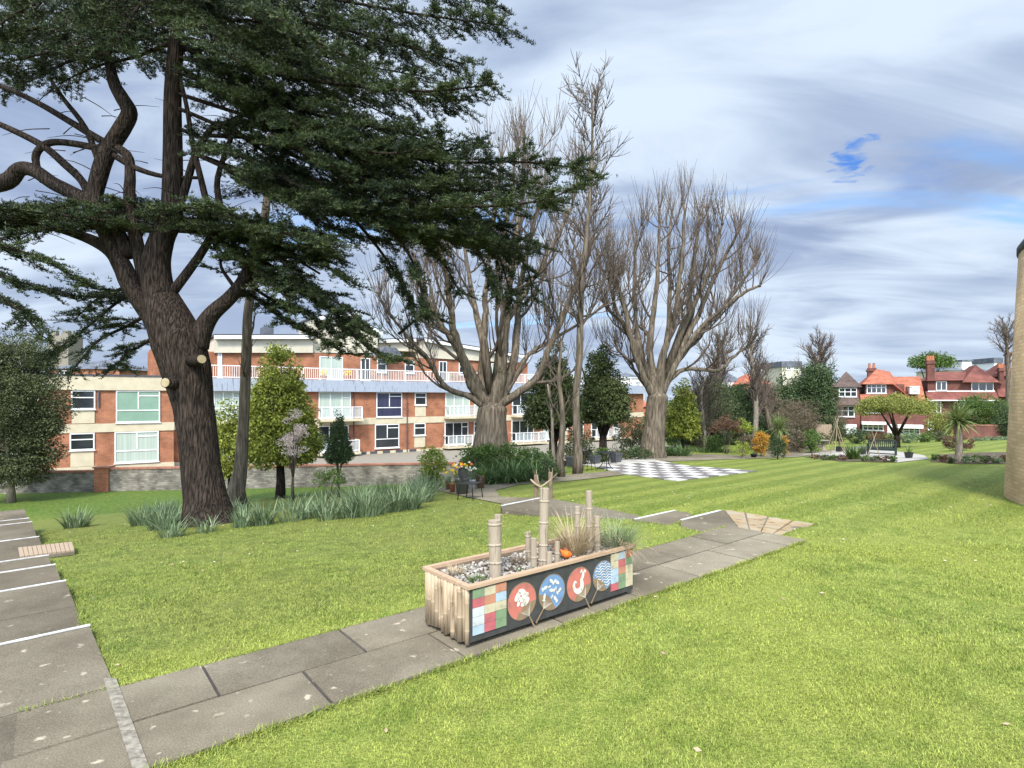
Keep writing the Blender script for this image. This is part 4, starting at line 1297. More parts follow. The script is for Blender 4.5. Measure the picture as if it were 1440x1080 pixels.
strapclump('lone clump of daffodil leaves between the steps and the cedar', 108, 742, 170, .28, .62, .03)
gdn = 'daffodil clumps round the cedar'
for px, py, n, r, L, lab in ((205, 738, 170, .34, .62, 'leftmost clump of daffodil leaves left of the cedar trunk'), (232, 744, 190, .34, .62, 'large clump of arching daffodil leaves in front of the cedar trunk'),
                             (228, 728, 190, .4, .66, 'clump of daffodil leaves at the back left of the cedar'), (250, 733, 150, .34, .66, 'clump of daffodil leaves tight against the left of the cedar trunk'),
                             (243, 755, 70, .2, .5, 'low clump of daffodil leaves nearest the path left of the cedar'), (289, 749, 50, .17, .45, 'small clump of leaves at the foot of the cedar trunk'),
                             (342, 741, 80, .2, .55, 'first clump of leaves right of the cedar trunk'), (335, 722, 90, .25, .6, 'clump of leaves behind the first one right of the cedar'),
                             (371, 738, 110, .2, .62, 'narrow upright clump of leaves right of the cedar')):
    strapclump(lab, px, py, n, r, L, .028, group=gdn)
dr = 'daffodil clumps of the long drift'
k = 0
for (px, py) in ((408, 733), (432, 729), (425, 722), (455, 724), (462, 731), (480, 722), (492, 728), (505, 719), (515, 726), (528, 717), (535, 722), (548, 714), (556, 719), (570, 711), (580, 716), (592, 706), (520, 708), (545, 703),
                 (560, 700), (575, 698), (590, 693), (600, 699), (610, 688), (598, 684), (612, 679), (622, 684), (580, 688), (500, 711)):
    strapclump('clump of daffodil leaves in the long drift right of the cedar', px, py, random.randint(50, 120), random.uniform(.16, .3), random.uniform(.42, .88), .028, group=dr)
strapclump('big arching strap leaved clump among the shrubs under the first bare tree', 722, 664, 170, .35, 1.3, .06, 'lf_strap', 'strap_plant', 'plant', D=20.0, bend=(.8, 1.9), lean=(0, .8))
strapclump('low dark strap leaved clump right of the big arching one', 752, 662, 150, .5, 1.0, .055, 'lf_strap', 'strap_plant', 'plant', D=20.2, bend=(.7, 1.7), lean=(0, .8))
strapclump('dark strap leaved clump left of the big arching one', 695, 664, 160, .45, 1.0, .055, 'lf_strap', 'strap_plant', 'plant', D=20.0, bend=(.7, 1.7), lean=(0, .8))
gl = 'strap leaved clumps under the second bare tree'
for px in (876, 890, 903, 917, 930, 943, 955):
    strapclump('green strap leaved clump at the foot of the second bare tree', px, 641, 130, .55, .75, .05, 'lf_strap', 'strap_plant', 'plant', gl, bend=(.5, 1.6), lean=(0, .7))
gl = 'low strap leaved clumps of the far border'
for px in (992, 1003, 1014):
    strapclump('low green clump at the lawn edge right of the second bare tree', px, 636, 80, .5, .5, .045, 'lf_strap', 'strap_plant', 'plant', gl, bend=(.5, 1.6), lean=(0, .7))
strapclump('upright green strap leaved clump left of the bench', 1200, 646, 110, .2, .72, .045, 'lf_green', 'strap_plant', 'plant', bend=(.1, .9), lean=(0, .5))


def cordyline(label, px, pyb, pyh, rpx, D=None):
    g = gp(px, pyb) if D is None else gd(px, D); D = g.y
    t = thing('cordyline', label, 'palm tree', g)
    hd = ray(px, pyh, D)
    mb = MB(); mb.tube(spl([g - Vector((0, 0, .1)), g.lerp(hd, .5) + Vector((.02, 0, 0)), hd], 4), list(np.linspace(.13, .09, 9)), 10); mb.build('trunk', M['bark_pale'], t, smooth=True)
    r = rpx / F * D; n = 230
    B = np.tile(np.array(hd), (n, 1)) + RG.normal(0, .05, (n, 3))
    v, f = strips(B, RG.uniform(0, 6.28, n), RG.uniform(.05, 2.1, n), RG.uniform(.2, .9, n), r * RG.uniform(.75, 1.15, n), np.full(n, .05), 5)
    raw('crown', v, f, M['lf_cord'], t)
    return t


cordyline('cordyline palm with a spiky round head in the right hand bed', 1348, 650, 592, 31)
cordyline('smaller cordyline palm behind the orange shrub in the far border', 1096, 633, 602, 24)
# ------------------------------------------------------------------ the cedar
CB = gp(293, 737)
CD = CB.y
cedar = thing('cedar_tree', 'huge dark cedar with a leaning furrowed trunk on the left lawn', 'tree', CB)


def pl3(pts):      # [(px,py,D)] -> points, missing depths repeat the cedar's
    return [ray(q[0], q[1], q[2] if len(q) > 2 else CD) for q in pts]


tr = MB()


def limb(pts, r, k=5, n=12, mb=None, wob=0.0):
    P = spl(pl3(pts), k)
    rr = np.interp(np.linspace(0, 1, len(P)), np.linspace(0, 1, len(r)), r) * (1 if n > 20 else .78)
    if wob:
        for i in range(1, len(P)): P[i] = P[i] + np.array([random.uniform(-1, 1), random.uniform(-1, 1), random.uniform(-.6, .6)]) * wob
    (mb or tr).tube(P, list(rr), n)
    return P, rr


px_m = CD / F
P, rr = limb([(295, 742), (293, 728), (289, 700), (283, 660), (279, 620), (272, 570), (262, 520), (250, 480), (238, 450), (226, 420)],
             [46 * px_m, 35 * px_m, 28 * px_m, 25.5 * px_m, 25 * px_m, 26 * px_m, 32 * px_m, 34 * px_m, 30 * px_m, 24 * px_m], 7, 30)
# main stem, left stem and right limb
limb([(236, 450), (224, 415), (219, 372), (228, 335), (241, 300), (243, 220), (243, 130), (249, 40), (255, -80), (258, -190)], [28 * px_m, 27 * px_m, 24 * px_m, 20 * px_m, 18 * px_m, 16 * px_m, 14 * px_m, 12 * px_m, 9 * px_m, 4 * px_m], 5, 18)
limb([(228, 462), (205, 430), (183, 398), (170, 370), (152, 350), (118, 333, 14.0), (60, 315, 13), (-40, 305, 12)], [20 * px_m, 19 * px_m, 17 * px_m, 15 * px_m, 12 * px_m, 9 * px_m, 8 * px_m, 6 * px_m], 5, 12)
limb([(180, 395), (155, 340), (134, 285), (140, 245), (152, 212), (172, 180), (182, 158), (172, 138), (160, 115), (150, 70)], [14 * px_m, 14 * px_m, 13 * px_m, 14 * px_m, 14 * px_m, 14 * px_m, 13 * px_m, 12 * px_m, 10 * px_m, 6 * px_m], 4, 12)
limb([(205, 400), (188, 320), (182, 275), (183, 247), (178, 217), (143, 198), (100, 172), (50, 143), (0, 120)], [12 * px_m, 11 * px_m, 10 * px_m, 9 * px_m, 8 * px_m, 7 * px_m, 6 * px_m, 5 * px_m, 4 * px_m], 4, 10)
limb([(185, 360), (160, 320), (125, 285), (95, 268), (75, 258), (48, 240), (28, 238), (10, 255), (-30, 262)], [12 * px_m, 12 * px_m, 12 * px_m, 12 * px_m, 12 * px_m, 12 * px_m, 12 * px_m, 14 * px_m, 16 * px_m], 4, 12)
limb([(60, 256), (50, 225), (57, 208), (75, 200), (110, 203), (150, 213), (188, 235), (230, 248), (277, 250)], [5 * px_m, 6 * px_m, 6 * px_m, 6 * px_m, 6 * px_m, 6 * px_m, 5 * px_m, 4 * px_m, 3 * px_m], 4, 8)
limb([(130, 290), (117, 257), (90, 230), (57, 203), (0, 175), (-40, 160)], [8 * px_m, 7 * px_m, 7 * px_m, 6 * px_m, 5 * px_m, 4 * px_m], 4, 8)
limb([(142, 235), (120, 180), (90, 140), (70, 110)], [6 * px_m, 5 * px_m, 4 * px_m, 3 * px_m], 4, 8)
limb([(280, 490), (284, 466), (298, 442), (322, 420), (340, 398), (352, 370), (362, 335, 14)], [16 * px_m, 17 * px_m, 14 * px_m, 12 * px_m, 11 * px_m, 9 * px_m, 7 * px_m], 5, 12)
limb([(241, 330), (262, 260), (275, 218), (298, 180), (318, 174), (345, 160)], [8 * px_m, 7 * px_m, 6 * px_m, 5 * px_m, 5 * px_m, 4 * px_m], 4, 8)
limb([(305, 350), (287, 270), (272, 207), (262, 147), (250, 100)], [6 * px_m, 6 * px_m, 5 * px_m, 4 * px_m, 4 * px_m], 4, 8)
limb([(283, 305), (333, 303), (372, 330), (402, 355), (450, 385)], [4 * px_m, 4 * px_m, 4 * px_m, 3 * px_m, 2 * px_m], 4, 7)
limb([(236, 420), (290, 345), (308, 295), (306, 250), (330, 180)], [9 * px_m, 7 * px_m, 7 * px_m, 5 * px_m, 4 * px_m], 4, 8)
limb([(60, 315, 13), (0, 318, 12.4), (-60, 330, 11.5)], [6 * px_m, 4 * px_m, 3 * px_m], 4, 8)
limb([(0, 312, 12.4), (-40, 330, 12.2), (-60, 360, 12)], [5 * px_m, 4 * px_m, 3 * px_m], 4, 8)
limb([(-30, 308, 12.1), (-60, 345, 11.6), (-50, 390, 11.2)], [5 * px_m, 4 * px_m, 3 * px_m], 4, 8)
limb([(-30, 262), (-80, 250, 14.5), (-150, 262, 14), (-220, 300, 13.6)], [16 * px_m, 11 * px_m, 7 * px_m, 3 * px_m], 4, 10)
rd = random.Random(8)
for _ in range(46):     # dead bare twigs in the open part of the crown
    x, y = rd.uniform(20, 330), rd.uniform(130, 330); a = rd.uniform(-.9, .9) + (math.pi if rd.random() < .5 else 0); L = rd.uniform(25, 80)
    dd = CD + rd.uniform(-1.2, 1)
    limb([(x, y, dd), (x + math.cos(a) * L * .5, y + math.sin(a) * L * .4 - 4, dd), (x + math.cos(a) * L, y + math.sin(a) * L * .7, dd - .3)], [.016, .012, .004], 3, 5)
# sawn stubs on the trunk
STB = []
for (a, b, r) in (((268, 508), (284, 505), 6.5), ((250, 540), (232, 538), 7)):
    p = ray(a[0], a[1], CD - .35); q = ray(b[0], b[1], CD - .75)
    tr.tube([p, p.lerp(q, .97)], [r * px_m * 1.3, r * px_m], 12)
    STB.append(MB()); STB[-1].tube([p.lerp(q, .9), q], [r * px_m * .9, r * px_m * .85], 12)
tno = tr.build('trunk', M['bark_cedar'], cedar, smooth=True)
for q_ in STB: q_.build('cut_stub', M['cutwood'], cedar)

TUFT = []; bw = MB()


def bough(pts, f0=.2, Lmax=1.2, dens=1.0, droop=.12, r=.05, spacing=.26, rise=0.0):
    P = np.array(spl(pl3(pts), 6)); seg = np.linalg.norm(np.diff(P, axis=0), axis=1); cum = np.concatenate([[0], np.cumsum(seg)]); T = cum[-1]
    bw.tube(list(P), list(np.linspace(r, .012, len(P))), 6)
    n = int(T * (1 - f0) / spacing)
    for i in range(n):
        f = f0 + (1 - f0) * (i + RG.uniform(0, 1)) / n
        p = np.array([np.interp(f * T, cum, P[:, k]) for k in range(3)])
        q = np.array([np.interp(min(T, f * T + .1), cum, P[:, k]) for k in range(3)]) - np.array([np.interp(f * T - .1, cum, P[:, k]) for k in range(3)])
        t = q / (np.linalg.norm(q) + 1e-9)
        s = np.cross(t, [0, 0, 1.]); s /= np.linalg.norm(s) + 1e-9
        for side in (-1, 1):
            if RG.uniform() < .12: continue
            L = Lmax * (.30 + .70 * (1 - ((f - f0) / (1 - f0)) ** 1.6)) * RG.uniform(.55, 1.15)
            a = RG.uniform(.35, .95)
            d = s * side * math.cos(a) + t * math.sin(a); d = d + np.array([0, 0, RG.normal(0, .12)])
            d /= np.linalg.norm(d)
            w = np.cross(d, [0, 0, 1.]); w /= np.linalg.norm(w)
            k = int(58 * L * dens) + 6
            u = RG.uniform(0, 1, k) ** .8; lat = RG.uniform(-1, 1, k) * .34 * L * (1 - u * .75)
            z = -droop * (u * L) ** 1.6 - abs(lat) * .25 * droop * 3 + RG.normal(0, .035, k) + rise * u
            TUFT.append(p + d * (u * L)[:, None] + w * lat[:, None] + np.stack([np.zeros(k), np.zeros(k), z], 1))
            e = p + d * L * .9; e[2] -= droop * L ** 1.6
            bw.tube([p, (p + e) / 2 + np.array([0, 0, droop * .3]), e], [.014, .010, .004], 4, False)
            # spiky leading shoots beyond the spray
            for _s in range(2):
                q0 = p + d * L * RG.uniform(.5, .9) + w * L * RG.uniform(-.2, .2); q0[2] -= droop * (.7 * L) ** 1.6
                dv = d + w * RG.uniform(-.8, .8) + np.array([0, 0, RG.uniform(-.45, .15)]); dv /= np.linalg.norm(dv)
                ll = RG.uniform(.25, .5); q1 = q0 + dv * ll
                bw.tube([q0, q1], [.008, .003], 3, False)
                TUFT.append(q0 + dv * (np.linspace(.1, 1, 9) * ll)[:, None] + RG.normal(0, .008, (9, 3)))
    k = int(60 * dens)
    TUFT.append(P[-1] + RG.normal(0, 1, (k, 3)) * np.array([.22, .22, .06]) - (P[-1] - P[-4]) * RG.uniform(0, .8, (k, 1)))


# right hand side of the crown, from the top downwards
BG = [
    ([(250, -90), (430, -70, 13.4), (590, -40, 12.4), (690, 0, 11.6)], .1, 1.5), ([(250, -40), (420, -10, 13.2), (590, 20, 12), (712, 36, 11.2)], .12, 1.2),
    ([(250, 0), (400, 25, 13.4), (540, 55, 12.4), (652, 90, 11.8)], .12, 1.4), ([(245, 30), (380, 60, 16), (500, 90, 16.4), (610, 110, 16.5)], .1, 1.5),
    ([(245, 50), (400, 85, 13.2), (530, 120, 12.6), (640, 140, 12.2)], .12, 1.5), ([(245, 80), (420, 110, 12.8), (580, 128, 11.8), (702, 118, 11.2)], .15, 1.0),
    ([(245, 100), (400, 150, 13.4), (530, 180, 12.6), (640, 200, 12.2)], .12, 1.5), ([(245, 100), (380, 140, 17), (500, 170, 17.5), (600, 215, 18)], .1, 1.5),
    ([(245, 130), (420, 185, 13.3), (600, 225, 12.6), (740, 228, 12.2), (836, 240, 12)], .2, 1.3), ([(245, 150), (430, 225, 13.5), (610, 265, 13), (725, 268, 13), (792, 290, 13)], .2, 1.45),
    ([(250, 180), (420, 250, 14), (580, 290, 14), (690, 315, 14), (752, 345, 14)], .2, 1.4), ([(270, 215), (430, 285, 13), (560, 320, 12.6), (650, 335, 12.5)], .15, 1.5),
    ([(270, 215), (430, 270, 16), (560, 300, 16.4), (680, 320, 16.8)], .15, 1.4),
    ([(290, 190), (400, 200, 14.2), (480, 240, 13.8), (560, 255, 13.4)], .05, 1.5), ([(300, 180), (390, 170, 16), (470, 200, 16), (560, 230, 16)], .05, 1.5),
    ([(320, 174), (380, 220, 14.6), (440, 260, 14), (500, 300, 13.6)], .1, 1.4), ([(320, 240), (400, 280, 15.5), (470, 320, 15.4), (560, 345, 15.2)], .1, 1.3),
    ([(600, 250, 13.6), (670, 310, 13.8), (705, 370, 14), (722, 435, 14.2)], .1, .8), ([(640, 280, 14.4), (700, 330, 14.6), (742, 380, 14.8), (748, 430, 15)], .2, .6),
    ([(520, 300, 12.8), (570, 350, 12.8), (590, 400, 12.8), (600, 450, 12.8)], .1, .75), ([(500, 310, 14), (540, 360, 14), (575, 420, 14), (585, 455, 14)], .3, .7),
    ([(480, 250, 12.4), (580, 285, 12), (680, 290, 11.9), (760, 282, 11.9), (815, 262, 12)], .0, 1.1), ([(480, 270, 14.4), (580, 320, 14.2), (660, 345, 14.2), (735, 360, 14.2)], .0, 1.2),
    ([(480, 230, 15), (580, 250, 15), (680, 250, 15), (770, 260, 15.2)], .0, 1.2), ([(440, 250, 13.2), (520, 300, 12.8), (600, 330, 12.6), (680, 330, 12.6)], .0, 1.2),
    ([(440, 180, 13), (520, 205, 12.6), (600, 215, 12.4), (680, 200, 12.4)], .0, 1.2), ([(400, 200, 12.6), (480, 240, 12.2), (560, 262, 12), (650, 258, 12)], .0, 1.2),
    ([(560, 300, 13.8), (600, 345, 13.8), (630, 380, 13.8), (650, 420, 14)], .0, .7), ([(640, 310, 13), (670, 350, 13), (690, 390, 13), (700, 420, 13)], .0, .7),
    ([(600, 320, 13), (650, 330, 13), (700, 345, 13), (745, 350, 13)], .1, 1.0),
    ([(352, 372), (390, 345, 13.6), (430, 350, 13.2), (480, 365, 13)], .1, .9), ([(355, 360), (400, 385, 14), (460, 430, 13.6), (520, 492, 13.2), (560, 505, 13)], .15, .85),
    ([(345, 392), (400, 395, 14.4), (450, 425, 14.2), (500, 470, 14)], .1, .9), ([(345, 395), (380, 420, 14.6), (420, 435, 14.4), (470, 470, 14.2)], .15, .7),
    ([(300, 320, 14), (350, 335, 13.4), (400, 370, 13), (430, 410, 12.8)], .05, .9), ([(330, 405), (310, 370, 14), (330, 340, 13.6), (360, 320, 13)], .2, .8),
    ([(560, 470, 18), (600, 440, 18), (620, 450, 18)], .1, .5),
    # inside and left, top
    ([(245, 0), (160, 10, 13.6), (70, 35, 12.6), (-40, 60, 12)], .05, 1.5), ([(245, 30), (160, 45, 13.4), (80, 70, 12.6), (-20, 95, 12)], .08, 1.4),
    ([(248, -50), (150, -40, 14), (40, -20, 13), (-60, 0, 12)], .05, 1.6), ([(248, -30), (180, 10, 16.4), (100, 40, 17.4), (0, 60, 18)], .05, 1.5),
    ([(240, 60), (190, 80, 14), (130, 95, 13.6), (80, 120, 13.4)], .1, .95), ([(150, 75), (100, 85, 14.6), (50, 110, 14.4), (0, 130, 14)], .1, .8),
    ([(246, 20), (300, 30, 13.8), (360, 30, 13), (420, 60, 12.6)], .0, 1.5), ([(246, 60), (300, 90, 13.8), (350, 120, 13.2), (400, 130, 12.8)], .0, 1.3),
    ([(246, -10), (280, 20, 12.6), (300, 50, 11.6), (330, 85, 10.6)], .05, 1.4), ([(246, 90), (290, 115, 14.2), (340, 140, 13.6), (390, 190, 13)], .15, 1.1),
    ([(250, -60), (210, -10, 13), (180, 30, 12), (160, 70, 11.2)], .1, 1.3),
    ([(249, 0), (190, 0, 14.6), (130, 15, 14.2), (60, 20, 14), (-20, 30, 14)], .0, 1.5), ([(246, 40), (200, 55, 15.6), (140, 60, 16), (60, 90, 16.4), (0, 110, 16.6)], .05, 1.2),
    ([(246, 10), (320, 0, 15), (400, 10, 15), (500, 40, 15), (580, 70, 15)], .0, 1.5), ([(246, 70), (330, 70, 15), (430, 100, 15.2), (520, 150, 15.4), (590, 180, 15.4)], .05, 1.5),
    ([(280, 120), (370, 150, 12.8), (450, 190, 12), (530, 215, 11.6), (600, 210, 11.4)], .0, 1.3), ([(300, 200, 14), (380, 240, 12.8), (460, 280, 12.2), (540, 300, 12), (620, 300, 12)], .0, 1.3),
    ([(250, -60), (300, -20, 11.8), (380, 20, 10.8), (450, 60, 10.2), (520, 95, 10)], .1, 1.2), ([(250, -60), (200, -40, 12), (120, -20, 11), (40, 10, 10.4), (-10, 40, 10.2)], .1, 1.2),
    ([(200, 330, 14), (140, 310, 13), (60, 300, 12.4), (-30, 290, 12)], .0, .9), ([(260, 320, 14), (330, 320, 12.8), (410, 330, 12), (470, 345, 11.6)], .0, .9),
    ([(230, 320, 15.2), (180, 310, 14.8), (120, 300, 14.6), (60, 290, 14.6)], .0, .8), ([(250, 325, 15), (310, 330, 14.8), (370, 345, 14.6), (430, 350, 14.4)], .0, .8),
    ([(340, 400, 14.6), (380, 385, 13.8), (430, 400, 13.2), (480, 430, 12.8), (525, 470, 12.6)], .05, .9), ([(330, 400, 14.8), (360, 420, 14.4), (400, 450, 14), (440, 470, 13.8), (480, 495, 13.6)], .1, .7),
    ([(300, 330, 14), (340, 360, 13.4), (380, 395, 13), (420, 440, 12.8)], .1, .8), ([(350, 370, 14.2), (410, 360, 13.4), (460, 375, 13), (500, 400, 12.8)], .05, .8),
    ([(-80, 250, 14.5), (-150, 262, 14), (-220, 300, 13.6), (-280, 340, 13.2)], .1, 1.0), ([(-60, 250, 14.6), (-110, 225, 15), (-180, 220, 15.4), (-260, 240, 15.8)], .1, 1.0),
    # flat dark plate across the stem and the low boughs on the left
    ([(240, 305, 14.6), (180, 290, 13.8), (100, 298, 13), (-20, 318, 12.2)], .0, .8), ([(235, 318, 14.6), (300, 305, 13.6), (380, 315, 13), (480, 338, 12.6)], .0, .75),
    ([(235, 330, 14.4), (160, 318, 13.4), (80, 320, 12.6), (0, 335, 12)], .0, .6), ([(240, 320, 14.4), (250, 300, 13.4), (270, 290, 12.4), (300, 290, 11.6)], .0, .8),
    ([(230, 300, 14.8), (170, 285, 14), (90, 290, 13.4), (0, 300, 13)], .0, .7), ([(240, 300, 15.6), (160, 300, 16), (80, 310, 16.4), (-10, 320, 17)], .0, .8),
    ([(240, 310, 14), (320, 325, 13.4), (400, 345, 13), (470, 355, 12.8)], .0, .8), ([(-60, 330, 11.5), (0, 345, 11.6), (60, 365, 11.8), (126, 402, 12)], .0, .85), ([(-60, 360, 12), (-10, 385, 12), (40, 400, 12), (100, 415, 12)], .0, .85),
    ([(-50, 390, 11.2), (0, 420, 11.2), (30, 440, 11.2), (60, 475, 11.2)], .0, .7),
    ([(190, 412), (165, 425, 14.4), (125, 458, 14), (85, 488, 13.7), (50, 512, 13.4)], .1, .8), ([(202, 445), (180, 458, 14.4), (140, 478, 14), (115, 505, 13.6), (95, 530, 13.4)], .12, .65),
    ([(215, 475), (195, 488, 14.6), (175, 500, 14.3), (160, 525, 14)], .15, .6), ([(185, 400), (150, 415, 15.6), (130, 425, 16), (105, 450, 16.5)], .2, .65),
]
for b in BG:
    bough(b[0], b[1], b[2] * 1.12, 1.0, .10, .05)
T = np.concatenate(TUFT)
n = len(T); kN = 6
d = RG.normal(size=(n, kN, 3)); d[..., 2] = np.abs(d[..., 2]) * .8 + .05; d /= np.linalg.norm(d, axis=2)[..., None]
C = (T[:, None, :] + d * .035).reshape(-1, 3); d = d.reshape(-1, 3)
leaves('crown', C, .09, .0155, M['lf_cedar'], cedar, d, .15)
bw.build('branch', M['bark_cedar'], cedar, smooth=True)
print('cedar tufts', n)

# ------------------------------------------------------------------ bare pollarded trees
def rotv(v, ax, a): return Matrix.Rotation(a, 3, ax) @ v


def twig(mb, p, d, L, r, n=4, up=.2, wob=.12, sides=4, tip=.35):
    pts = [Vector(p)]; d = Vector(d).normalized()
    for i in range(n):
        d = (d + Vector((random.gauss(0, wob), random.gauss(0, wob), random.gauss(0, wob) + up / n * 2))).normalized()
        pts.append(pts[-1] + d * L / n)
    mb.tube(pts, list(np.linspace(r, r * tip, n + 1)), sides, False)
    return pts, d


def shoots(mb, p, d, n, L, r=.0145):
    for _ in range(n):
        v = (Vector(d) * .55 + Vector((random.gauss(0, .42), random.gauss(0, .42), .75 + random.gauss(0, .2)))).normalized()
        l = L * random.uniform(.55, 1.2)
        pts, e = twig(mb, p, v, l, r, 3, .35, .05, 3, .4)
        if random.random() < .5:
            twig(mb, pts[1], (e + Vector((random.gauss(0, .5), random.gauss(0, .5), .2))).normalized(), l * .45, r * .6, 2, .2, .05, 3, .4)


def pollard(name, label, base_px, D, trunk, trunk_r, limbs, nsec=8, shootL=1.9, seed=1, lsc=1.0, mt='bark_lime'):
    random.seed(seed)
    t = thing(name, label, 'tree', gd(base_px, D))
    k = D / F
    mb = MB(); P = spl([ray(x, y, D) for x, y in trunk], 5); P[0] = np.array(world_loc(t)) - np.array([0, 0, .15])
    rr = np.interp(np.linspace(0, 1, len(P)), np.linspace(0, 1, len(trunk_r)), trunk_r) * k * .84
    P = P + [P[-1] + np.array([0, 0, rr[-1] * .35]), P[-1] + np.array([0, 0, rr[-1] * .6])]; rr = list(rr) + [rr[-1] * .72, rr[-1] * .2]
    mb.tube(P, list(rr), 20)
    lb = []
    for L in limbs:
        pts = L[0]; r0, r1 = L[1] * k * .6, L[2] * k * .52; dep = L[3]
        Q = spl([ray(x, y, D + dep * i / (len(pts) - 1)) for i, (x, y) in enumerate(pts)], 5)
        for i in range(2, len(Q)): Q[i] = Q[i] + np.array([random.gauss(0, .02), random.gauss(0, .04), random.gauss(0, .015)])
        rad = np.linspace(r0 ** .8, r1 ** .8, len(Q)) ** 1.25; rad[:5] *= np.linspace(1.45, 1.05, 5)
        st_ = np.array(P[-4]) * .75 + np.array(Q[0]) * .25; Q = [st_] + Q; rad = np.concatenate([[rad[0] * 1.1], rad])
        mb.tube(Q, list(rad), 12); lb.append((Q, rad, dep))
    mb.build('trunk', M[mt], t, smooth=True)
    cb = MB(); tw = MB()
    for Q, rad, dep in lb:
        n = len(Q); tot = sum(np.linalg.norm(Q[i + 1] - Q[i]) for i in range(n - 1))
        for s in range(nsec):
            f = .28 + .70 * (s + random.random()) / nsec
            i = min(n - 2, int(f * (n - 1))); p = Vector(Q[i]); tg = (Vector(Q[i + 1]) - Vector(Q[i])).normalized()
            ax = tg.orthogonal().normalized(); ax = rotv(ax, tg, random.uniform(0, 6.28))
            d = rotv(tg, ax, random.uniform(.6, 1.3))
            if d.z < -.1: d.z *= -.5
            l = lsc * random.uniform(1.3, 3.0) * (1.1 - .45 * f)
            r = max(.03, rad[i] * .5)
            pts, e = twig(cb, p, d, l, r, 5, .42, .10, 6, .5)
            kn = pts[-1]
            cb.ell(kn, (r * .75, r * .75, r * .7), 6, 4)
            shoots(tw, kn, e, random.randint(6, 10), shootL)
            for q in pts[1:-1]:
                if random.random() < .75:
                    dd = rotv(e, Vector((random.gauss(0, 1), random.gauss(0, 1), random.gauss(0, 1))).normalized(), random.uniform(.5, 1.0))
                    p2, e2 = twig(cb, q, dd, l * .45, r * .5, 3, .4, .12, 5, .5)
                    shoots(tw, p2[-1], e2, random.randint(2, 5), shootL * .8)
        e = Vector(Q[-1]); tg = (Vector(Q[-1]) - Vector(Q[-2])).normalized()
        cb.ell(e, (rad[-1] * 1.5,) * 3, 8, 5); shoots(tw, e, tg, 14, shootL * 1.1)
    cb.build('branch', M['twig'], t, smooth=True); tw.build('crown', M['twig'], t)
    return t


pollard('pollarded_tree', 'great bare pollarded tree with a thick trunk behind the strap leaved shrubs', 690, 24.5,
        [(690, 650), (690, 630), (691, 605), (691, 588), (693, 574)], [40, 31, 26, 25, 24],
        [([(688, 572), (663, 542), (653, 509), (638, 464), (633, 430), (626, 380), (612, 330), (600, 290)], 12, 4, -2.5),
         ([(690, 575), (678, 540), (678, 509), (682, 453), (683, 410), (690, 340), (700, 270), (705, 225)], 11, 4, 1.0),
         ([(694, 570), (704, 530), (707, 500), (711, 453), (716, 410), (724, 340), (735, 270), (738, 215)], 15, 4, -1.0),
         ([(700, 570), (722, 510), (727, 450), (731, 410), (742, 350), (757, 290), (768, 240)], 11, 4, 2.5),
         ([(697, 574), (716, 560), (755, 531), (773, 487), (797, 433), (815, 385), (835, 335)], 11, 4, -1.0),
         ([(688, 574), (662, 560), (627, 544), (609, 520), (598, 500), (570, 470), (548, 440)], 8, 3, -2.0),
         ([(706, 560), (722, 535), (744, 498), (778, 478), (815, 455), (850, 428)], 7, 3, 2.0),
         ([(655, 515), (638, 480), (615, 450), (598, 410), (585, 370), (575, 330)], 8, 3, 1.5),
         ([(680, 480), (665, 420), (655, 360), (652, 300), (655, 250)], 7, 3, 3.0),
         ([(712, 450), (745, 400), (775, 350), (800, 300), (812, 260)], 7, 3, 1.0),
         ([(650, 500), (628, 470), (612, 430), (600, 380)], 6, 3, 3.0),
         ([(710, 440), (700, 380), (715, 300), (722, 240), (728, 200)], 7, 3, 3.0)], 7, 2.0, 4)
pollard('pollarded_tree', 'round headed bare pollarded tree standing alone beyond the chess paving', 918, 28.5,
        [(917, 645), (918, 625), (921, 596), (923, 572), (925, 558)], [25, 20, 17, 17, 17],
        [([(920, 556), (905, 530), (887, 475), (876, 425), (862, 385), (853, 350)], 9, 3, -1.5),
         ([(922, 556), (914, 500), (916, 460), (924, 400), (927, 340), (928, 295)], 10, 3, .5),
         ([(926, 556), (932, 500), (946, 460), (955, 400), (961, 340), (962, 285)], 10, 3, -1.0),
         ([(928, 553), (945, 500), (965, 455), (972, 390), (980, 340), (984, 300)], 10, 3, 1.5),
         ([(930, 550), (950, 505), (980, 447), (1002, 395), (1025, 350), (1042, 320)], 9, 3, 0.5),
         ([(932, 548), (960, 495), (992, 455), (1028, 425), (1050, 410), (1068, 402)], 7, 3, -.5),
         ([(932, 542), (962, 520), (1010, 520), (1033, 500), (1052, 488)], 6, 3, .5),
         ([(915, 548), (897, 528), (882, 505), (868, 492)], 5, 2.5, .5),
         ([(918, 550), (900, 500), (880, 460), (860, 440), (850, 420)], 6, 3, 2.0),
         ([(926, 540), (938, 470), (942, 410), (940, 350), (945, 300)], 7, 3, 2.5),
         ([(935, 530), (975, 480), (1010, 440), (1042, 400), (1062, 370)], 6, 3, 2.0),
         ([(960, 460), (985, 410), (1005, 360), (1015, 315)], 6, 3, -1.5),
         ([(900, 500), (893, 440), (892, 380), (895, 330)], 6, 3, 1.5),
         ([(890, 480), (868, 440), (858, 405), (856, 380)], 5, 3, -2)], 7, 1.75, 9, .8)


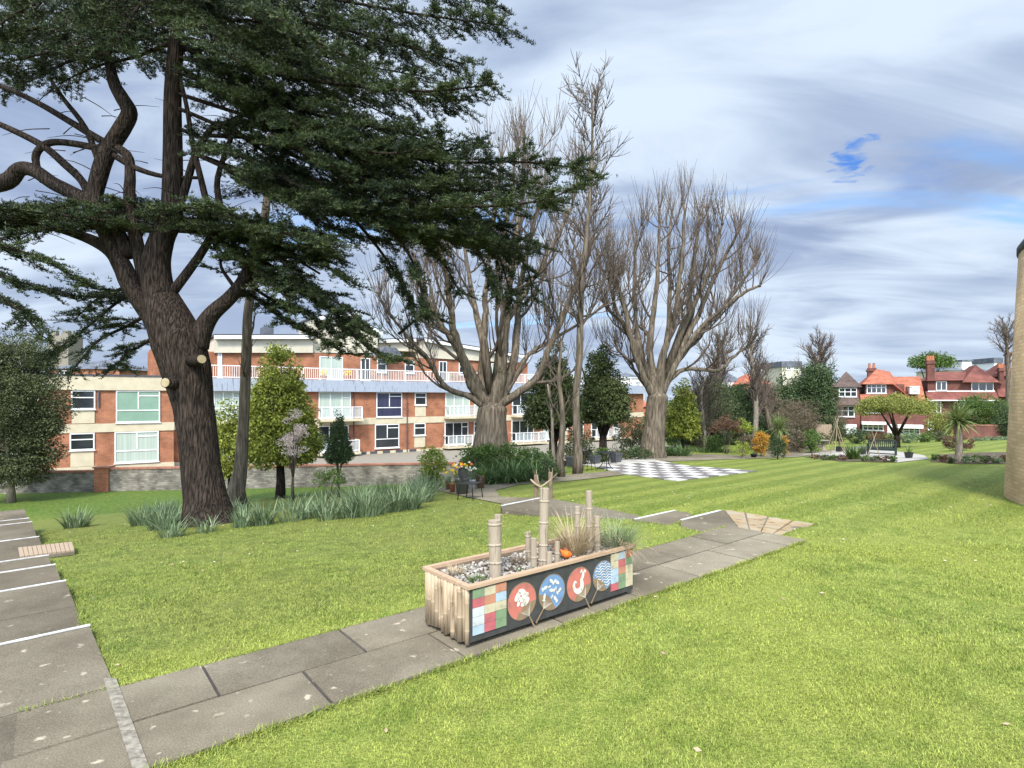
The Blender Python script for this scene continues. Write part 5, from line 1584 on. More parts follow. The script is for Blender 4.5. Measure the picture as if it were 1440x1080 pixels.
def slender(name, label, base_px, D, line, r, nbr, L, seed, bark='bark_lime', f0=.3, tag_='tree', upb=.3, base_z=None, sub=3, ang=(.5, 1.1), tw_r=.016):
    random.seed(seed)
    t = thing(name, label, tag_, gd(base_px, D)); k = D / F
    P = spl([ray(x, y, D) for x, y in line], 5); P[0] = np.array(world_loc(t)) - np.array([0, 0, .1])
    mb = MB(); rad = list(np.interp(np.linspace(0, 1, len(P)), np.linspace(0, 1, len(r)), r) * k); mb.tube(P, rad, 12); mb.build('trunk', M[bark], t, smooth=True)
    cb = MB(); n = len(P)
    for s in range(nbr):
        f = f0 + (1 - f0) * (s + random.random()) / nbr; i = min(n - 2, int(f * (n - 1)))
        p = Vector(P[i]).lerp(Vector(P[i + 1]), random.random()); a = random.uniform(0, 6.28); el = random.uniform(*ang)
        d = Vector((math.cos(a) * math.sin(el), math.sin(a) * math.sin(el), math.cos(el)))
        l = L * random.uniform(.5, 1.1) * (1.15 - .7 * f)
        pts, e = twig(cb, p, d, l, max(.012, rad[i] * .35), 5, upb, .12, 5, .35)
        for q in pts[1:]:
            for _ in range(sub):
                dd = rotv(e, Vector((random.gauss(0, 1), random.gauss(0, 1), random.gauss(0, 1))).normalized(), random.uniform(.4, 1.1))
                p2, e2 = twig(cb, q, dd, l * random.uniform(.25, .5), tw_r, 3, upb * .7, .12, 3, .4)
                if sub > 1:
                    dd = rotv(e2, Vector((random.gauss(0, 1), random.gauss(0, 1), random.gauss(0, 1))).normalized(), .7)
                    twig(cb, p2[1], dd, l * .22, tw_r * .7, 2, upb * .5, .1, 3, .5)
    cb.build('crown', M['twig'], t)
    return t


slender('bare_tree', 'tall slender bare tree with a straight trunk rising beside the square grey pots', 812, 22,
        [(813, 650), (812, 620), (810, 560), (815, 500), (816, 450), (818, 400), (825, 330), (831, 250), (833, 180), (832, 130)], [7.5, 5.6, 5, 5, 4.6, 4, 3.2, 2.4, 1.6, .8], 46, 3.2, 21, f0=.4)
slender('thin_tree', 'thin straight trunked tree rising behind the cedar trunk', 336, 20, [(330, 697), (338, 660), (342, 600), (345, 540), (347, 480), (350, 430), (366, 350), (379, 250), (388, 150)],
        [13, 9, 7.4, 7, 6.4, 6, 5.6, 5, 3.5], 10, 1.6, 5, 'bark_lime', .35, sub=1)
# ------------------------------------------------------------------ shrubs and trees of the left half
bush('broadleaf_tree', 'large olive green bushy evergreen at the left edge in front of the stone wall', 'tree', 16, 27, 458, 132, M['lf_olive'], .10, 2.4, bark='bark_pale', asp=.9, fill=.1, cry=.02)
bush('golden_conifer', 'tall golden green conifer in front of the flats', 'conifer', 394, 25, 470, 138, M['lf_gold'], .13, 3.4, 'cone', part='crown', cry=.18, bark='bark_cedar', stem_r=.2, fill=.55)
bush('golden_conifer', 'shorter golden green conifer half behind the thin straight trunk', 'conifer', 322, 26, 556, 50, M['lf_gold'], .13, 1.5, 'column', part='crown', cry=.2, bark='bark_cedar', fill=.5)
bush('blossom_tree', 'small tree with pale pink blossom before the golden conifer', 'tree', 412, 21.5, 566, 40, M['lf_pink'], .06, .38, 'column', part='crown', cry=.42, bark='bark_lime', fill=.2, stem_r=.06)
bush('juniper', 'small dark pointed juniper on thin stems by the stone wall', 'conifer', 476, 22, 574, 50, M['lf_dark'], .07, 2.2, 'cone', part='crown', cry=.36, bark='bark_lime', stem_r=.05, fill=.4)
bush('small_shrub', 'thin sprawling shrub behind the daffodil drift', 'shrub', 463, 16.5, 655, 46, M['lf_green'], .05, .7, 'umbrella', fill=.1, cry=.3, bark='twig')
bush('lime_shrub', 'bright lime green shrub at the end of the stone wall', 'shrub', 609, 20.5, 621, 42, M['lf_lime'], .07, 1.2)
bush('laurel_bush', 'glossy green laurel bush left of the strap leaved clumps', 'shrub', 672, 21.2, 618, 56, M['lf_green'], .09, 1.5)
bush('laurel_bush', 'bushy green shrub behind the big arching strap leaved clump', 'shrub', 715, 22.0, 620, 76, M['lf_green'], .09, 1.4)
bush('laurel_bush', 'dark green shrub at the right end under the first bare tree', 'shrub', 758, 21.4, 628, 40, M['lf_strap'], .08, 1.0)
bush('dark_conifer', 'broad dark conifer left of the slender bare trunk', 'conifer', 778, 29, 464, 104, M['lf_fir'], .13, 3.0, 'cone', part='crown', cry=.3, bark='bark_cedar', stem_r=.25, fill=.35)
bush('dark_conifer', 'broad dark conifer right of the slender bare trunk', 'conifer', 848, 30, 466, 100, M['lf_fir'], .13, 3.0, 'cone', part='crown', cry=.3, bark='bark_cedar', stem_r=.22, fill=.35)
slender('grey_trunk', 'leaning grey trunk in front of the broad dark conifer', 790, 21, [(786, 650), (790, 620), (791, 580), (786, 530), (790, 480)], [6, 4.4, 3.6, 2.8, 1.5], 10, 1.6, 3, 'bark_lime', .4, sub=1)
slender('grey_trunk', 'thin pale trunk left of the leaning grey one', 777, 21.5, [(779, 652), (777, 620), (776, 580), (770, 540)], [3, 2.3, 1.9, 1.2], 8, 1.2, 4, 'bark_pale', .4, sub=1)
# ------------------------------------------------------------------ far border, middle
bush('yew_tree', 'yellowish green conifer right of the round headed bare tree', 'conifer', 960, 33, 518, 62, M['lf_gold'], .15, 2.0, 'cone', part='crown', cry=.12, bark='bark_cedar', fill=.45)
slender('birch', 'pale thin stemmed bare tree right of the yellowish conifer', 990, 34, [(992, 636), (990, 600), (986, 560), (992, 530)], [3, 2.4, 2, 1], 34, 2.2, 31, 'bark_pale', .15, sub=3)
bush('willow_shrub', 'grey green hazy shrub behind the pale thin stems', 'shrub', 1000, 37, 528, 66, M['lf_olive'], .09, 1.1, fill=.1)
bush('dark_shrub', 'dark green mass of foliage behind the leaning bare trunk', 'shrub', 1030, 42, 536, 80, M['lf_dark'], .13, 1.6)
bush('red_shrub', 'low spreading reddish brown tree at the far lawn edge', 'tree', 1022, 31, 583, 46, M['lf_red'], .08, 1.0, 'umbrella', cry=.35)
bush('lime_shrub', 'lime topped shrub left of the orange blooms', 'shrub', 1044, 31, 588, 34, M['lf_lime'], .08, .9, 'umbrella', cry=.35)
bush('lime_shrub', 'low yellow green shrub below the lime topped one', 'shrub', 1044, 28, 620, 24, M['lf_lime'], .06, .7)
slender('bare_tree', 'bare forked tree in the far border behind the orange blooms', 1062, 40, [(1060, 630), (1063, 590), (1062, 545), (1056, 500), (1062, 470)], [4, 3.4, 3, 2.4, 1], 40, 2.6, 41, 'bark_pale', .25, sub=4)
slender('bare_tree', 'slanting bare trunk in the far border behind the brown thicket', 1085, 42, [(1092, 630), (1080, 590), (1072, 555), (1066, 515)], [4, 3.4, 3, 1.5], 26, 2.4, 43, 'bark_lime', .3, sub=3)
bush('orange_shrub', 'shrub covered in orange blooms in the far border', 'shrub', 1070, 29, 605, 26, M['lf_orange'], .07, 1.1)
bush('orange_shrub', 'second smaller orange shrub right of the cordyline', 'shrub', 1103, 29, 611, 14, M['lf_orange'], .07, .7)
bush('round_shrub', 'dark rounded shrub at the edge of the far lawn', 'shrub', 1094, 26, 613, 27, M['lf_dark'], .06, 1.1)
bush('brown_thicket', 'brown twiggy thicket in front of the ivy clad tree', 'shrub', 1122, 40, 556, 62, M['lf_brown'], .10, 1.3, fill=.1, lw=.25)
bush('brown_thicket', 'pale brown thicket left of the brown one', 'shrub', 1090, 44, 560, 46, M['lf_brown'], .10, 1.0, fill=.1, lw=.25)
bush('dark_conifer', 'dark conifer beyond the bare forked tree', 'conifer', 1100, 50, 512, 44, M['lf_dark'], .18, 1.3, 'cone', part='crown', cry=.1)
bush('ivy_tree', 'tall dark tree smothered in ivy left of the brick houses', 'tree', 1146, 50, 494, 62, M['lf_dark'], .17, 2.4, 'column', part='crown', cry=.05, fill=.4)
slender('bare_tree', 'fine bare twigs of a tree rising above the ivy', 1152, 53, [(1150, 620), (1152, 560), (1150, 520), (1152, 490)], [5, 4, 3, 1.5], 40, 3.4, 51, 'bark_lime', .35, sub=4, tw_r=.022)
slender('bare_tree', 'bare tree with a spreading twiggy crown behind the round headed one', 1010, 48, [(1008, 620), (1010, 570), (1008, 520), (1012, 485)], [5, 4, 3, 1.5], 40, 3.4, 52, 'bark_lime', .35, sub=4, tw_r=.022)
bush('lime_shrub', 'mid green shrub right of the dark rounded one', 'shrub', 1140, 32, 602, 30, M['lf_green'], .08, 1.0)
bush('dark_shrub', 'dark evergreen shrub behind the mid green one', 'shrub', 1120, 34, 600, 24, M['lf_dark'], .08, .9)
bush('dark_shrub', 'wide dark hedge mass at the back of the far border', 'hedge', 965, 43, 560, 120, M['lf_dark'], .15, 1.6)
bush('dark_shrub', 'low dark bushes beneath the pale thin stems', 'shrub', 985, 39, 590, 90, M['lf_dark'], .12, 1.3)
bush('dark_shrub', 'low dark bushes beneath the brown thicket', 'shrub', 1075, 45, 585, 110, M['lf_dark'], .12, 1.5)
bush('dark_shrub', 'dark bush left of the round headed bare tree trunk', 'shrub', 888, 36, 588, 50, M['lf_olive'], .12, 1.1)
gb = 'low plants of the far flower bed'
for px, py, w, h, mm in ((1062, 636, 18, 10, 'lf_green'), (1078, 634, 18, 10, 'lf_olive'), (1094, 636, 20, 10, 'lf_green'), (1110, 632, 18, 12, 'lf_olive'), (1124, 629, 18, 12, 'lf_green'), (1138, 627, 18, 11, 'lf_olive'), (1148, 624, 16, 10, 'lf_green'), (1084, 628, 22, 10, 'lf_olive')):
    g = gp(px, py); bush('bed_plant', 'low green plant in the far flower bed under the orange shrubs', 'plant', px, g.y, py - h, w, M[mm], .05, .6, stems=False, group=gb)
gb = 'low plants in front of the bench patio'
for px, py, w, h, mm in ((1146, 646, 16, 8, 'lf_red'), (1160, 647, 16, 7, 'lf_olive'), (1172, 647, 14, 7, 'lf_green'), (1184, 648, 14, 7, 'lf_red'), (1216, 649, 14, 8, 'lf_green'), (1230, 649, 16, 8, 'lf_olive'), (1246, 650, 16, 7, 'lf_red'), (1256, 650, 10, 5, 'lf_green')):
    g = gp(px, py); bush('bed_plant', 'low plant along the lawn edge in front of the bench', 'plant', px, g.y, py - h, w, M[mm], .05, .6, stems=False, group=gb)
gb = 'low plants of the right hand bed'
for px, py, w, h, mm in ((1316, 648, 14, 9, 'lf_green'), (1328, 650, 14, 9, 'lf_red'), (1360, 652, 18, 12, 'lf_blue'), (1374, 652, 18, 13, 'lf_green'), (1388, 652, 18, 12, 'lf_olive'), (1402, 652, 16, 11, 'lf_blue'), (1412, 650, 12, 10, 'lf_red'), (1338, 652, 12, 7, 'lf_olive')):
    g = gp(px, py); bush('bed_plant', 'low plant in the right hand bed round the cordyline palm', 'plant', px, g.y, py - h, w, M[mm], .05, .7, stems=False, group=gb)
# ------------------------------------------------------------------ right hand garden
bush('umbrella_tree', 'small spreading tree with a flat pale green crown behind the bench', 'tree', 1261, 34, 557, 100, M['lf_umb'], .09, 2.2, 'umbrella', part='crown', cry=.52, bark='bark_cedar', stem_r=.16, fill=.1)
bush('brown_shrub', 'brownish round shrub behind the cordyline palm', 'shrub', 1347, 26, 611, 42, M['lf_red'], .06, 1.0, fill=.2)
bush('green_tree', 'large rounded green tree behind the cordyline palm', 'tree', 1378, 47, 553, 66, M['lf_green'], .14, 2.2, fill=.3)
bush('green_tree', 'paler green tree left of the large rounded one', 'tree', 1322, 48, 580, 44, M['lf_umb'], .14, 1.4, fill=.3)
bush('dark_shrub', 'tall dark ivy covered shrub beside the tan brick wall', 'shrub', 1410, 44, 556, 22, M['lf_dark'], .12, 1.2, 'column', fill=.3)
gh = 'hedge plants along the far lawn'
for i, (px, w, top, mm, D) in enumerate(((1180, 24, 598, 'lf_olive', 42), (1204, 32, 601, 'lf_dark', 42), (1230, 28, 606, 'lf_red', 42), (1252, 28, 607, 'lf_olive', 42), (1278, 28, 606, 'lf_blue', 42), (1300, 26, 608, 'lf_green', 42), (1322, 26, 606, 'lf_olive', 42))):
    bush('hedge_plant', ['olive green hedge bush next to the timber fence', 'dark green hedge bush below the left brick house', 'reddish hedge bush below the orange roofed house', 'olive hedge bush under the spreading tree',
                         'blue green hedge bush right of the spreading tree', 'bright green hedge bush right of the blue green one', 'olive hedge bush below the paler green tree'][i], 'hedge', px, D, top, w, M[mm], .09, 1.1, group=gh)
for px, w in ((1376, 26), (1396, 26), (1412, 20)):
    bush('hedge_plant', 'low blue green plant in front of the low brick wall', 'plant', px, 38, 616, w, M['lf_blue'], .08, .9, group='low plants before the brick wall')
bush('pine_tree', 'wind swept pine rising behind the roofs of the brick houses', 'tree', 1311, 92, 496, 60, M['lf_green'], .3, 2.0, 'umbrella', part='crown', cry=.7, bark='bark_cedar', fill=.1)
slender('bare_tree', 'fine bare twigs beside the tan brick wall above the roofs', 1416, 60, [(1418, 600), (1418, 540), (1416, 490), (1414, 462)], [4, 3, 2, 1], 26, 3.5, 61, 'bark_lime', .5, sub=3, tw_r=.022)

# the belt of mixed trees closing the far border
for i, (px, D, top, w, mm, lab) in enumerate(((1000, 56, 532, 70, 'lf_brown', 'hazy brown bare crowned tree in the far belt left of the forked tree'), (1046, 60, 538, 60, 'lf_olive', 'olive green tree in the far belt behind the forked tree'),
        (1076, 58, 530, 52, 'lf_brown', 'hazy brown tree in the far belt right of the forked tree'), (1112, 60, 532, 50, 'lf_olive', 'olive tree in the far belt next to the ivy clad one'),
        (1128, 56, 520, 40, 'lf_dark', 'dark green tree in the far belt touching the ivy clad one'), (968, 60, 545, 60, 'lf_brown', 'brown tree in the far belt behind the yellowish conifer'),
        (1170, 58, 560, 40, 'lf_brown', 'brown bush between the ivy clad tree and the first brick house'), (1165, 48, 585, 44, 'lf_olive', 'olive bush behind the timber fence'))):
    bush('belt_tree', lab, 'tree', px, D, top, w, M[mm], .11, 1.8, fill=.1, lw=.3 if mm == 'lf_brown' else .5)
gb = 'low hedge bushes closing the far lawn'
for i in range(13):
    bush('hedge_bush', 'low dark bush in the hedge behind the far border', 'hedge', 950 + i * 17, 37 + 5 * math.sin(i * 1.7), 606 + 5 * math.sin(i * 2.3), 30, M[('lf_dark', 'lf_olive', 'lf_brown', 'lf_green')[i % 4]], .09, .9, stems=False, group=gb)
bush('ground_shrub', 'low dark shrub right of the strap leaved clumps', 'shrub', 770, 20, 642, 30, M['lf_dark'], .07, .8)
bush('ground_shrub', 'low olive bush between the two broad dark conifers', 'shrub', 815, 27, 600, 44, M['lf_olive'], .1, 1.0)

gb = 'low bushes at the foot of the broad dark conifers'
for i, px in enumerate((742, 768, 796, 822, 850, 878, 902)):
    bush('hedge_bush', 'low dark green bush at the foot of the broad dark conifers', 'shrub', px, 27.5 + (i % 3) * .5, 628 + (i % 2) * 4, 36, M[('lf_dark', 'lf_green', 'lf_olive')[i % 3]], .09, .9, stems=False, group=gb)

for i, (px, D, top, w) in enumerate(((-60, 78, 500, 60), (-150, 84, 490, 80), (-240, 80, 505, 70), (-330, 88, 495, 90), (-430, 84, 500, 90), (-540, 90, 490, 110), (-660, 90, 495, 120))):
    bush('belt_tree', 'green tree in the row beyond the left end of the flats', 'tree', px, D, top, w, M[('lf_green', 'lf_olive', 'lf_dark')[i % 3]], .22, 1.2, fill=.2, group='trees beyond the left end of the flats', stems=False)
# ------------------------------------------------------------------ block of flats
class Facade:
    """vertical plane: local x along it, local y away from the viewer, z = world height"""
    def __init__(s, ox, oy, ang): s.o = (ox, oy); s.a = ang; s.c, s.s = math.cos(ang), math.sin(ang)

    def t(s, px, d=0.0):
        k = (px - CX) / F; ox, oy = s.o[0] - s.s * d, s.o[1] + s.c * d
        return (k * oy - ox) / (s.c - k * s.s)

    def z(s, px, py, d=0.0):
        t = s.t(px, d); y = s.o[1] + s.c * d + t * s.s
        return CZ + (HY - py) / F * y

    def empty(s, name, label, cat): return thing(name, label, cat, (s.o[0], s.o[1], 0), s.a)


FL = Facade(-11.2, 51.0, math.atan2(.57, .82))
flats = FL.empty('apartment_block', 'long three storey block of flats in orange brick with cream bands and white balconies', 'building')
Z0, ZW1, ZW1t, ZBd0, ZBd1, ZW2, ZW2t, ZF0, ZF1 = -2.9, -2.25, -.12, -.10, .48, .52, 2.72, 2.74, 3.72
TL, TR = FL.t(-140), FL.t(905)
tw0, tw1 = FL.t(72), FL.t(243)          # projecting left wing


def pc(name, m, fn, parent=flats):
    mb = MB(); fn(mb); return mb.build(name, M[m], parent, True)


def wallpart(mb):
    mb.box(TL, 0, Z0, TR, 11, ZF0)
    mb.box(tw0, -.8, Z0, tw1, -.002, ZF0)


pc('wall', 'brick', wallpart)


def bands(mb):
    mb.box(tw1 + .002, -.06, ZBd0, TR, -.003, ZBd1); mb.box(TL, -.06, ZBd0, tw0 - .002, -.003, ZBd1)
    mb.box(tw0 - .03, -.86, ZBd0, tw1 + .03, -.803, ZBd1)
    mb.box(tw0 - .03, -.86, Z0, tw1 + .03, -.803, ZW1 - .12)
    mb.box(tw1 + .04, -.07, Z0, TR, -.004, ZW1 - .25)


pc('band', 'cream', bands)
pc('fascia', 'cream', lambda mb: mb.box(tw0 - .1, -.95, ZF0 + .004, tw1 + .1, .3, ZF1 - .02))
pc('lead_fascia', 'lead', lambda mb: (mb.box(tw1 + .11, -.45, ZF0 + .006, TR, .3, ZF1), mb.box(TL, -.45, ZF0 + .006, tw0 - .11, .3, ZF1 - .01)))
pc('roof', 'dark', lambda mb: (mb.box(TL + .01, .31, ZF0 + .002, TR - .01, 10.9, ZF1 - .05), mb.box(tw0 - .16, -1.0, ZF1 - .018, tw1 + .16, .5, ZF1 + .09)))


def window(px0, px1, za, zb, kind='glass', lay='big', d=0.0, parent=None, fac=None, x01=None):
    parent = parent or flats; fac = fac or FL
    x0, x1 = x01 or (fac.t(px0, d), fac.t(px1, d))
    f = .075; mb = MB(); y0, y1 = d - .09, d - .004
    mb.box(x0, y0, za, x0 + f, y1, zb); mb.box(x1 - f, y0, za, x1, y1, zb)
    mb.box(x0 + f, y0, za, x1 - f, y1, za + f); mb.box(x0 + f, y0, zb - f, x1 - f, y1, zb)
    w, h = x1 - x0, zb - za
    g = .035
    def V_(fr, a=0, b=1): mb.box(x0 + w * fr - g, y0 + .01, za + f + (h - 2 * f) * a, x0 + w * fr + g, y1 - .001, za + f + (h - 2 * f) * b)
    def H_(fr, a=0, b=1): mb.box(x0 + f + (w - 2 * f) * a, y0 + .012, za + h * fr - g, x0 + f + (w - 2 * f) * b, y1 - .002, za + h * fr + g)
    if lay == 'big': H_(.38); V_(.5, .42, 1); H_(.84, .52 if px0 is None or int(px0) % 2 else 0, 1 if px0 is None or int(px0) % 2 else .48)
    elif lay == 'small': H_(.62)
    elif lay == 'door': V_(.36); V_(.72); H_(.78, .74, 1)
    elif lay == 'pair': V_(.5)
    elif lay == 'tri': V_(.34); V_(.67)
    elif lay == 'grid3': V_(.34); V_(.67); H_(.55); 
    elif lay == 'grid4': V_(.25); V_(.5); V_(.75); H_(.6)
    mb.box(x0 - .05, d - .14, za - .07, x1 + .05, y1, za - .002)
    fr = mb.build('window', M['white'], parent, True)
    p = MB(); p.box(x0 + f * .5, d - .045, za + f * .5, x1 - f * .5, d - .006, zb - f * .5); p.build('pane', M[kind], fr, True)
    return fr


def panel(px0, px1, za, zb, d=0.0, m='cream'):
    pc('infill_panel', m, lambda mb: mb.box(FL.t(px0, d), d - .05, za, FL.t(px1, d), d - .0045, zb))


def balcony(px0, px1, zs, out=1.1, dm=None):
    x0, x1 = FL.t(px0), FL.t(px1)
    b = pc('balcony', 'cream', lambda mb: mb.box(x0 - .1, -out - .05, zs - .2, x1 + .15, -.07, zs))
    def rl(mb):
        zt = zs + 1.0
        for a, c in (((x0, -out), (x1, -out)), ((x1, -out), (x1, -.1)), ((x0, -out), (x0, -.1))):
            mb.bar((a[0], a[1], zt), (c[0], c[1], zt), .08, .06)
            mb.bar((a[0], a[1], zs + .12), (c[0], c[1], zs + .12), .06, .05)
        n = 4
        for i in range(n + 1): mb.box(x0 + (x1 - x0) * i / n - .04, -out - .04, zs, x0 + (x1 - x0) * i / n + .04, -out + .04, zt - .03)
    mb = MB(); rl(mb); mb.build('railing', M['white'], b, True)
    mb = MB(); mb.box(x0 + .05, -out + .012, zs + .16, x1 - .05, -out + .022, zs + .95); mb.box(x1 - .012, -out + .06, zs + .16, x1 - .004, -.12, zs + .95)
    mb.build('railing_panel', M['balc_glass'], b, True)


m, nt_, b_ = newmat('translucent balcony panel'); b_.inputs['Base Color'].default_value = (.5, .55, .55, 1); b_.inputs['Roughness'].default_value = .25; b_.inputs['Alpha'].default_value = .3
M['balc_glass'] = m
# left wing
dw = -.8
window(100, 134, ZW2 + .95, ZW2t, 'glass', 'small', dw); panel(101, 133, ZW2, ZW2 + .93, dw)
window(163, 225, ZW2, ZW2t + .0, 'blind', 'big', dw)
window(98, 133, ZW1 + 1.0, ZW1t, 'glass', 'small', dw); panel(99, 132, ZW1 - .1, ZW1 + .98, dw)
window(161, 223, ZW1, ZW1t, 'curtain', 'big', dw)
pc('downpipe', 'dark', lambda mb: mb.tube([(FL.t(139, dw), dw - .06, 1.6), (FL.t(139, dw), dw - .06, ZF0)], .05, 8))
# far left, half hidden by the evergreen
window(2, 32, ZW1, ZW1t, 'curtain', 'door'); balcony(0, 40, ZW1 - .1, .9)
window(20, 55, ZW2, ZW2t, 'glass', 'big')
# main front: doors with balconies, windows and narrow windows over cream panels
for a, b, kind in ((300, 338, 'curtain'), (448, 493, 'curtain'), (626, 660, 'curtain'), (720, 752, 'glass'), (835, 858, 'glass')):
    window(a, b, ZW2, ZW2t, kind, 'door'); balcony(a - 1, b + 10, ZW2 - .06)
for a, b, kind in ((300, 338, 'glass'), (447, 490, 'glass'), (625, 658, 'glass'), (719, 750, 'glass'), (831, 854, 'glass')):
    window(a, b, ZW1, ZW1t, kind, 'door'); balcony(a - 2, b + 9, ZW1 - .1)
window(529, 565, ZW2, ZW2t, 'glass_blue', 'big'); window(527, 561, ZW1, ZW1t, 'glass', 'big')
window(350, 392, ZW2, ZW2t, 'curtain', 'big'); window(350, 392, ZW1, ZW1t, 'glass', 'big')
for a, b in ((583, 599), (667, 676), (790, 799), (862, 870)):
    window(a, b, ZW2 + 1.05, ZW2t, 'glass', 'small'); panel(a + .5, b - .5, ZW2, ZW2 + 1.03)
    window(a - 1, b - 1, ZW1 + 1.0, ZW1t, 'glass', 'small'); panel(a - .5, b - 1.5, ZW1 - .1, ZW1 + .98)
window(764, 776, ZW1, ZW1t, 'curtain', 'pair'); window(764, 776, ZW2, ZW2t, 'glass', 'pair')
window(805, 820, ZW1, ZW1t, 'glass', 'pair'); window(805, 820, ZW2, ZW2t, 'curtain', 'pair')
window(690, 704, ZW1, ZW1t, 'glass', 'big'); window(690, 704, ZW2, ZW2t, 'curtain', 'big')
for a in (505, 520, 538, 556, 575): pc('vent', 'dark', lambda mb: mb.box(FL.t(a), -.085, Z0 + .2, FL.t(a + 10), -.072, Z0 + .42))
for a in (497, 572): pc('downpipe', 'dark', lambda mb: mb.tube([(FL.t(a), -.1, Z0), (FL.t(a), -.1, ZF0)], .05, 8))
# terrace railing on the lead fascia
def rail(mb):
    x0, x1 = tw1 + .2, TR - .3; zt = ZF1 + 1.0
    mb.box(x0, -.40, zt - .07, x1, -.32, zt); mb.box(x0, -.385, ZF1 + .06, x1, -.335, ZF1 + .12)
    x = x0
    k = 0
    while x < x1:
        if k % 14 == 0: mb.box(x - .04, -.41, ZF1 + .002, x + .04, -.31, zt - .072)
        else: mb.box(x - .016, -.376, ZF1 + .122, x + .016, -.344, zt - .072)
        x += .16; k += 1
pc('terrace_railing', 'white', rail)
# set back top storey
dp = 2.6; ZP = 6.15
pw0, pw1 = FL.t(305, dp), FL.t(742, dp)
ph = pc('top_storey', 'brick', lambda mb: (mb.box(pw0, dp, ZF1 - .04, pw1, 8.5, ZP), mb.box(FL.t(212, dp), dp + .5, ZF1 - .04, pw0 - .01, 8.0, ZP - .2)))
for a, b, kind, lay in ((449, 482, 'curtain', 'pair'), (507, 520, 'glass', 'pair'), (530, 543, 'glass', 'small'), (569, 582, 'glass', 'small'), (617, 628, 'glass', 'pair'), (645, 652, 'glass', 'small'), (340, 352, 'glass', 'small'), (306, 312, 'curtain', 'pair'), (690, 702, 'curtain', 'pair')):
    window(a, b, ZF1 + .15 if lay == 'pair' else ZF1 + .9, ZP - .25, kind, lay, dp, ph)


def poly_block(name, pts, d0, d1, m, roofm='dark', parent=flats, over=.25):
    """outline (pixels, at depth d0) extruded from d0 to d1, with a roof skin over its sloping top"""
    P = [(FL.t(x, d0), FL.z(x, y, d0)) for x, y in pts]
    mb = MB(); mb.prism([(x, d0, z) for x, z in P], d1 - d0, (0, 1, 0)); o = mb.build(name, M[m], parent, True)
    return P, o


def roofskin(a, b, d0, d1, parent, fm='white'):
    A = (FL.t(a[0], d0), FL.z(a[0], a[1], d0)); B = (FL.t(b[0], d0), FL.z(b[0], b[1], d0))
    mb = MB(); mb.prism([(A[0], d0 - .35, A[1] + .003), (B[0], d0 - .35, B[1] + .003), (B[0], d0 - .35, B[1] + .16), (A[0], d0 - .35, A[1] + .16)], d1 - d0 + .35, (0, 1, 0))
    mb.build('roof', M['dark'], parent, True)
    mb = MB(); mb.prism([(A[0], d0 - .38, A[1] - .24), (B[0], d0 - .38, B[1] - .24), (B[0], d0 - .38, B[1] + .05), (A[0], d0 - .38, A[1] + .05)], .028, (0, 1, 0))
    mb.build('fascia', M[fm], parent, True)


for pts, ra, rb, d0, d1 in (([(303, 496), (303, 474), (440, 474), (440, 496)], (300, 473), (442, 473), dp - .25, 8.4),
                            ([(440, 496), (440, 448), (505, 440), (505, 497)], (438, 448), (507, 439), dp + .1, 7.4),
                            ([(503, 496), (503, 452), (531, 465), (531, 496)], (500, 450), (536, 468), dp + .15, 8.0),
                            ([(532, 492), (532, 480), (598, 478), (598, 495)], (531, 479), (598, 477), dp + 1.6, 9.0),
                            ([(598, 503), (598, 478), (720, 497), (720, 510)], (594, 477), (742, 502), dp - .2, 8.2)):
    P_, o_ = poly_block('parapet_block', pts, d0, d1, 'creamw'); roofskin(ra, rb, d0, d1, o_)
pc('chimney', 'slate', lambda mb: mb.box(FL.t(371, 6), 6, FL.z(371, 474, 6) - 1, FL.t(385, 6), 7.6, FL.z(371, 459, 6)))
pc('low_roof', 'slate', lambda mb: mb.prism([(FL.t(528, dp), dp - .9, FL.z(528, 500, dp)), (FL.t(560, dp), dp - .9, FL.z(560, 500, dp)), (FL.t(552, dp), dp - .9, FL.z(552, 490, dp)), (FL.t(535, dp), dp - .9, FL.z(535, 489, dp))], .85, (0, 1, 0)))
# terrace furniture
for px, c in ((458, 'flower_y'), (492, 'flower_y'), (640, 'lf_lime')):
    x = FL.t(px); w = world = Vector((FL.o[0] + FL.c * x - FL.s * .6, FL.o[1] + FL.s * x + FL.c * .6, ZF1))
    t = thing('terrace_plant', {458: 'yellow flowers on the terrace at its left end', 492: 'second yellow flower tub on the terrace right of the door', 640: 'yellow green plant on the terrace behind the bare tree'}[px], 'plant', w)
    MB().lathe([(.22, 0), (.3, .4), (.27, .4)], w, 14).build('tub', M['terracotta'], t)
    P_, D_ = crown_pts((w.x, w.y, w.z + .62), .32, .32, .25, 14, 14, .12); leaves('foliage', P_, .1, .08, M[c], t, D_)

# ------------------------------------------------------------------ garden wall before the flats
WL = Facade(-28.5, 29.2, math.atan2(3.6, 25.5))
gw = WL.empty('garden_wall', 'low rubble stone wall with red brick coping in front of the flats', 'wall')
xe = WL.t(800)
mb = MB(); n = 30
def wz(x, d=0):
    X = WL.o[0] + WL.c * x; Y = WL.o[1] + WL.s * x; return tz(X, Y)
px1 = WL.t(144)
segs = [(-22, px1 - .35, -1.62), (px1 + .35, xe, -1.5)]
for a, b, zt in segs: mb.box(a, 0, -4.2, b, .35, zt - .1)
mb.build('wall', M['stonewall'], gw, True)
mb = MB()
for a, b, zt in segs: mb.box(a, -.04, zt - .099, b, .39, zt)
mb.build('coping', M['brick_cope'], gw, True)
mb = MB(); mb.box(px1 - .345, -.12, -4.2, px1 + .345, .42, -1.5); mb.build('pier', M['brick'], gw, True)
mb = MB(); mb.box(px1 - .40, -.17, -1.499, px1 + .40, .47, -1.42); mb.build('pier_cap', M['brick_cope'], gw, True)

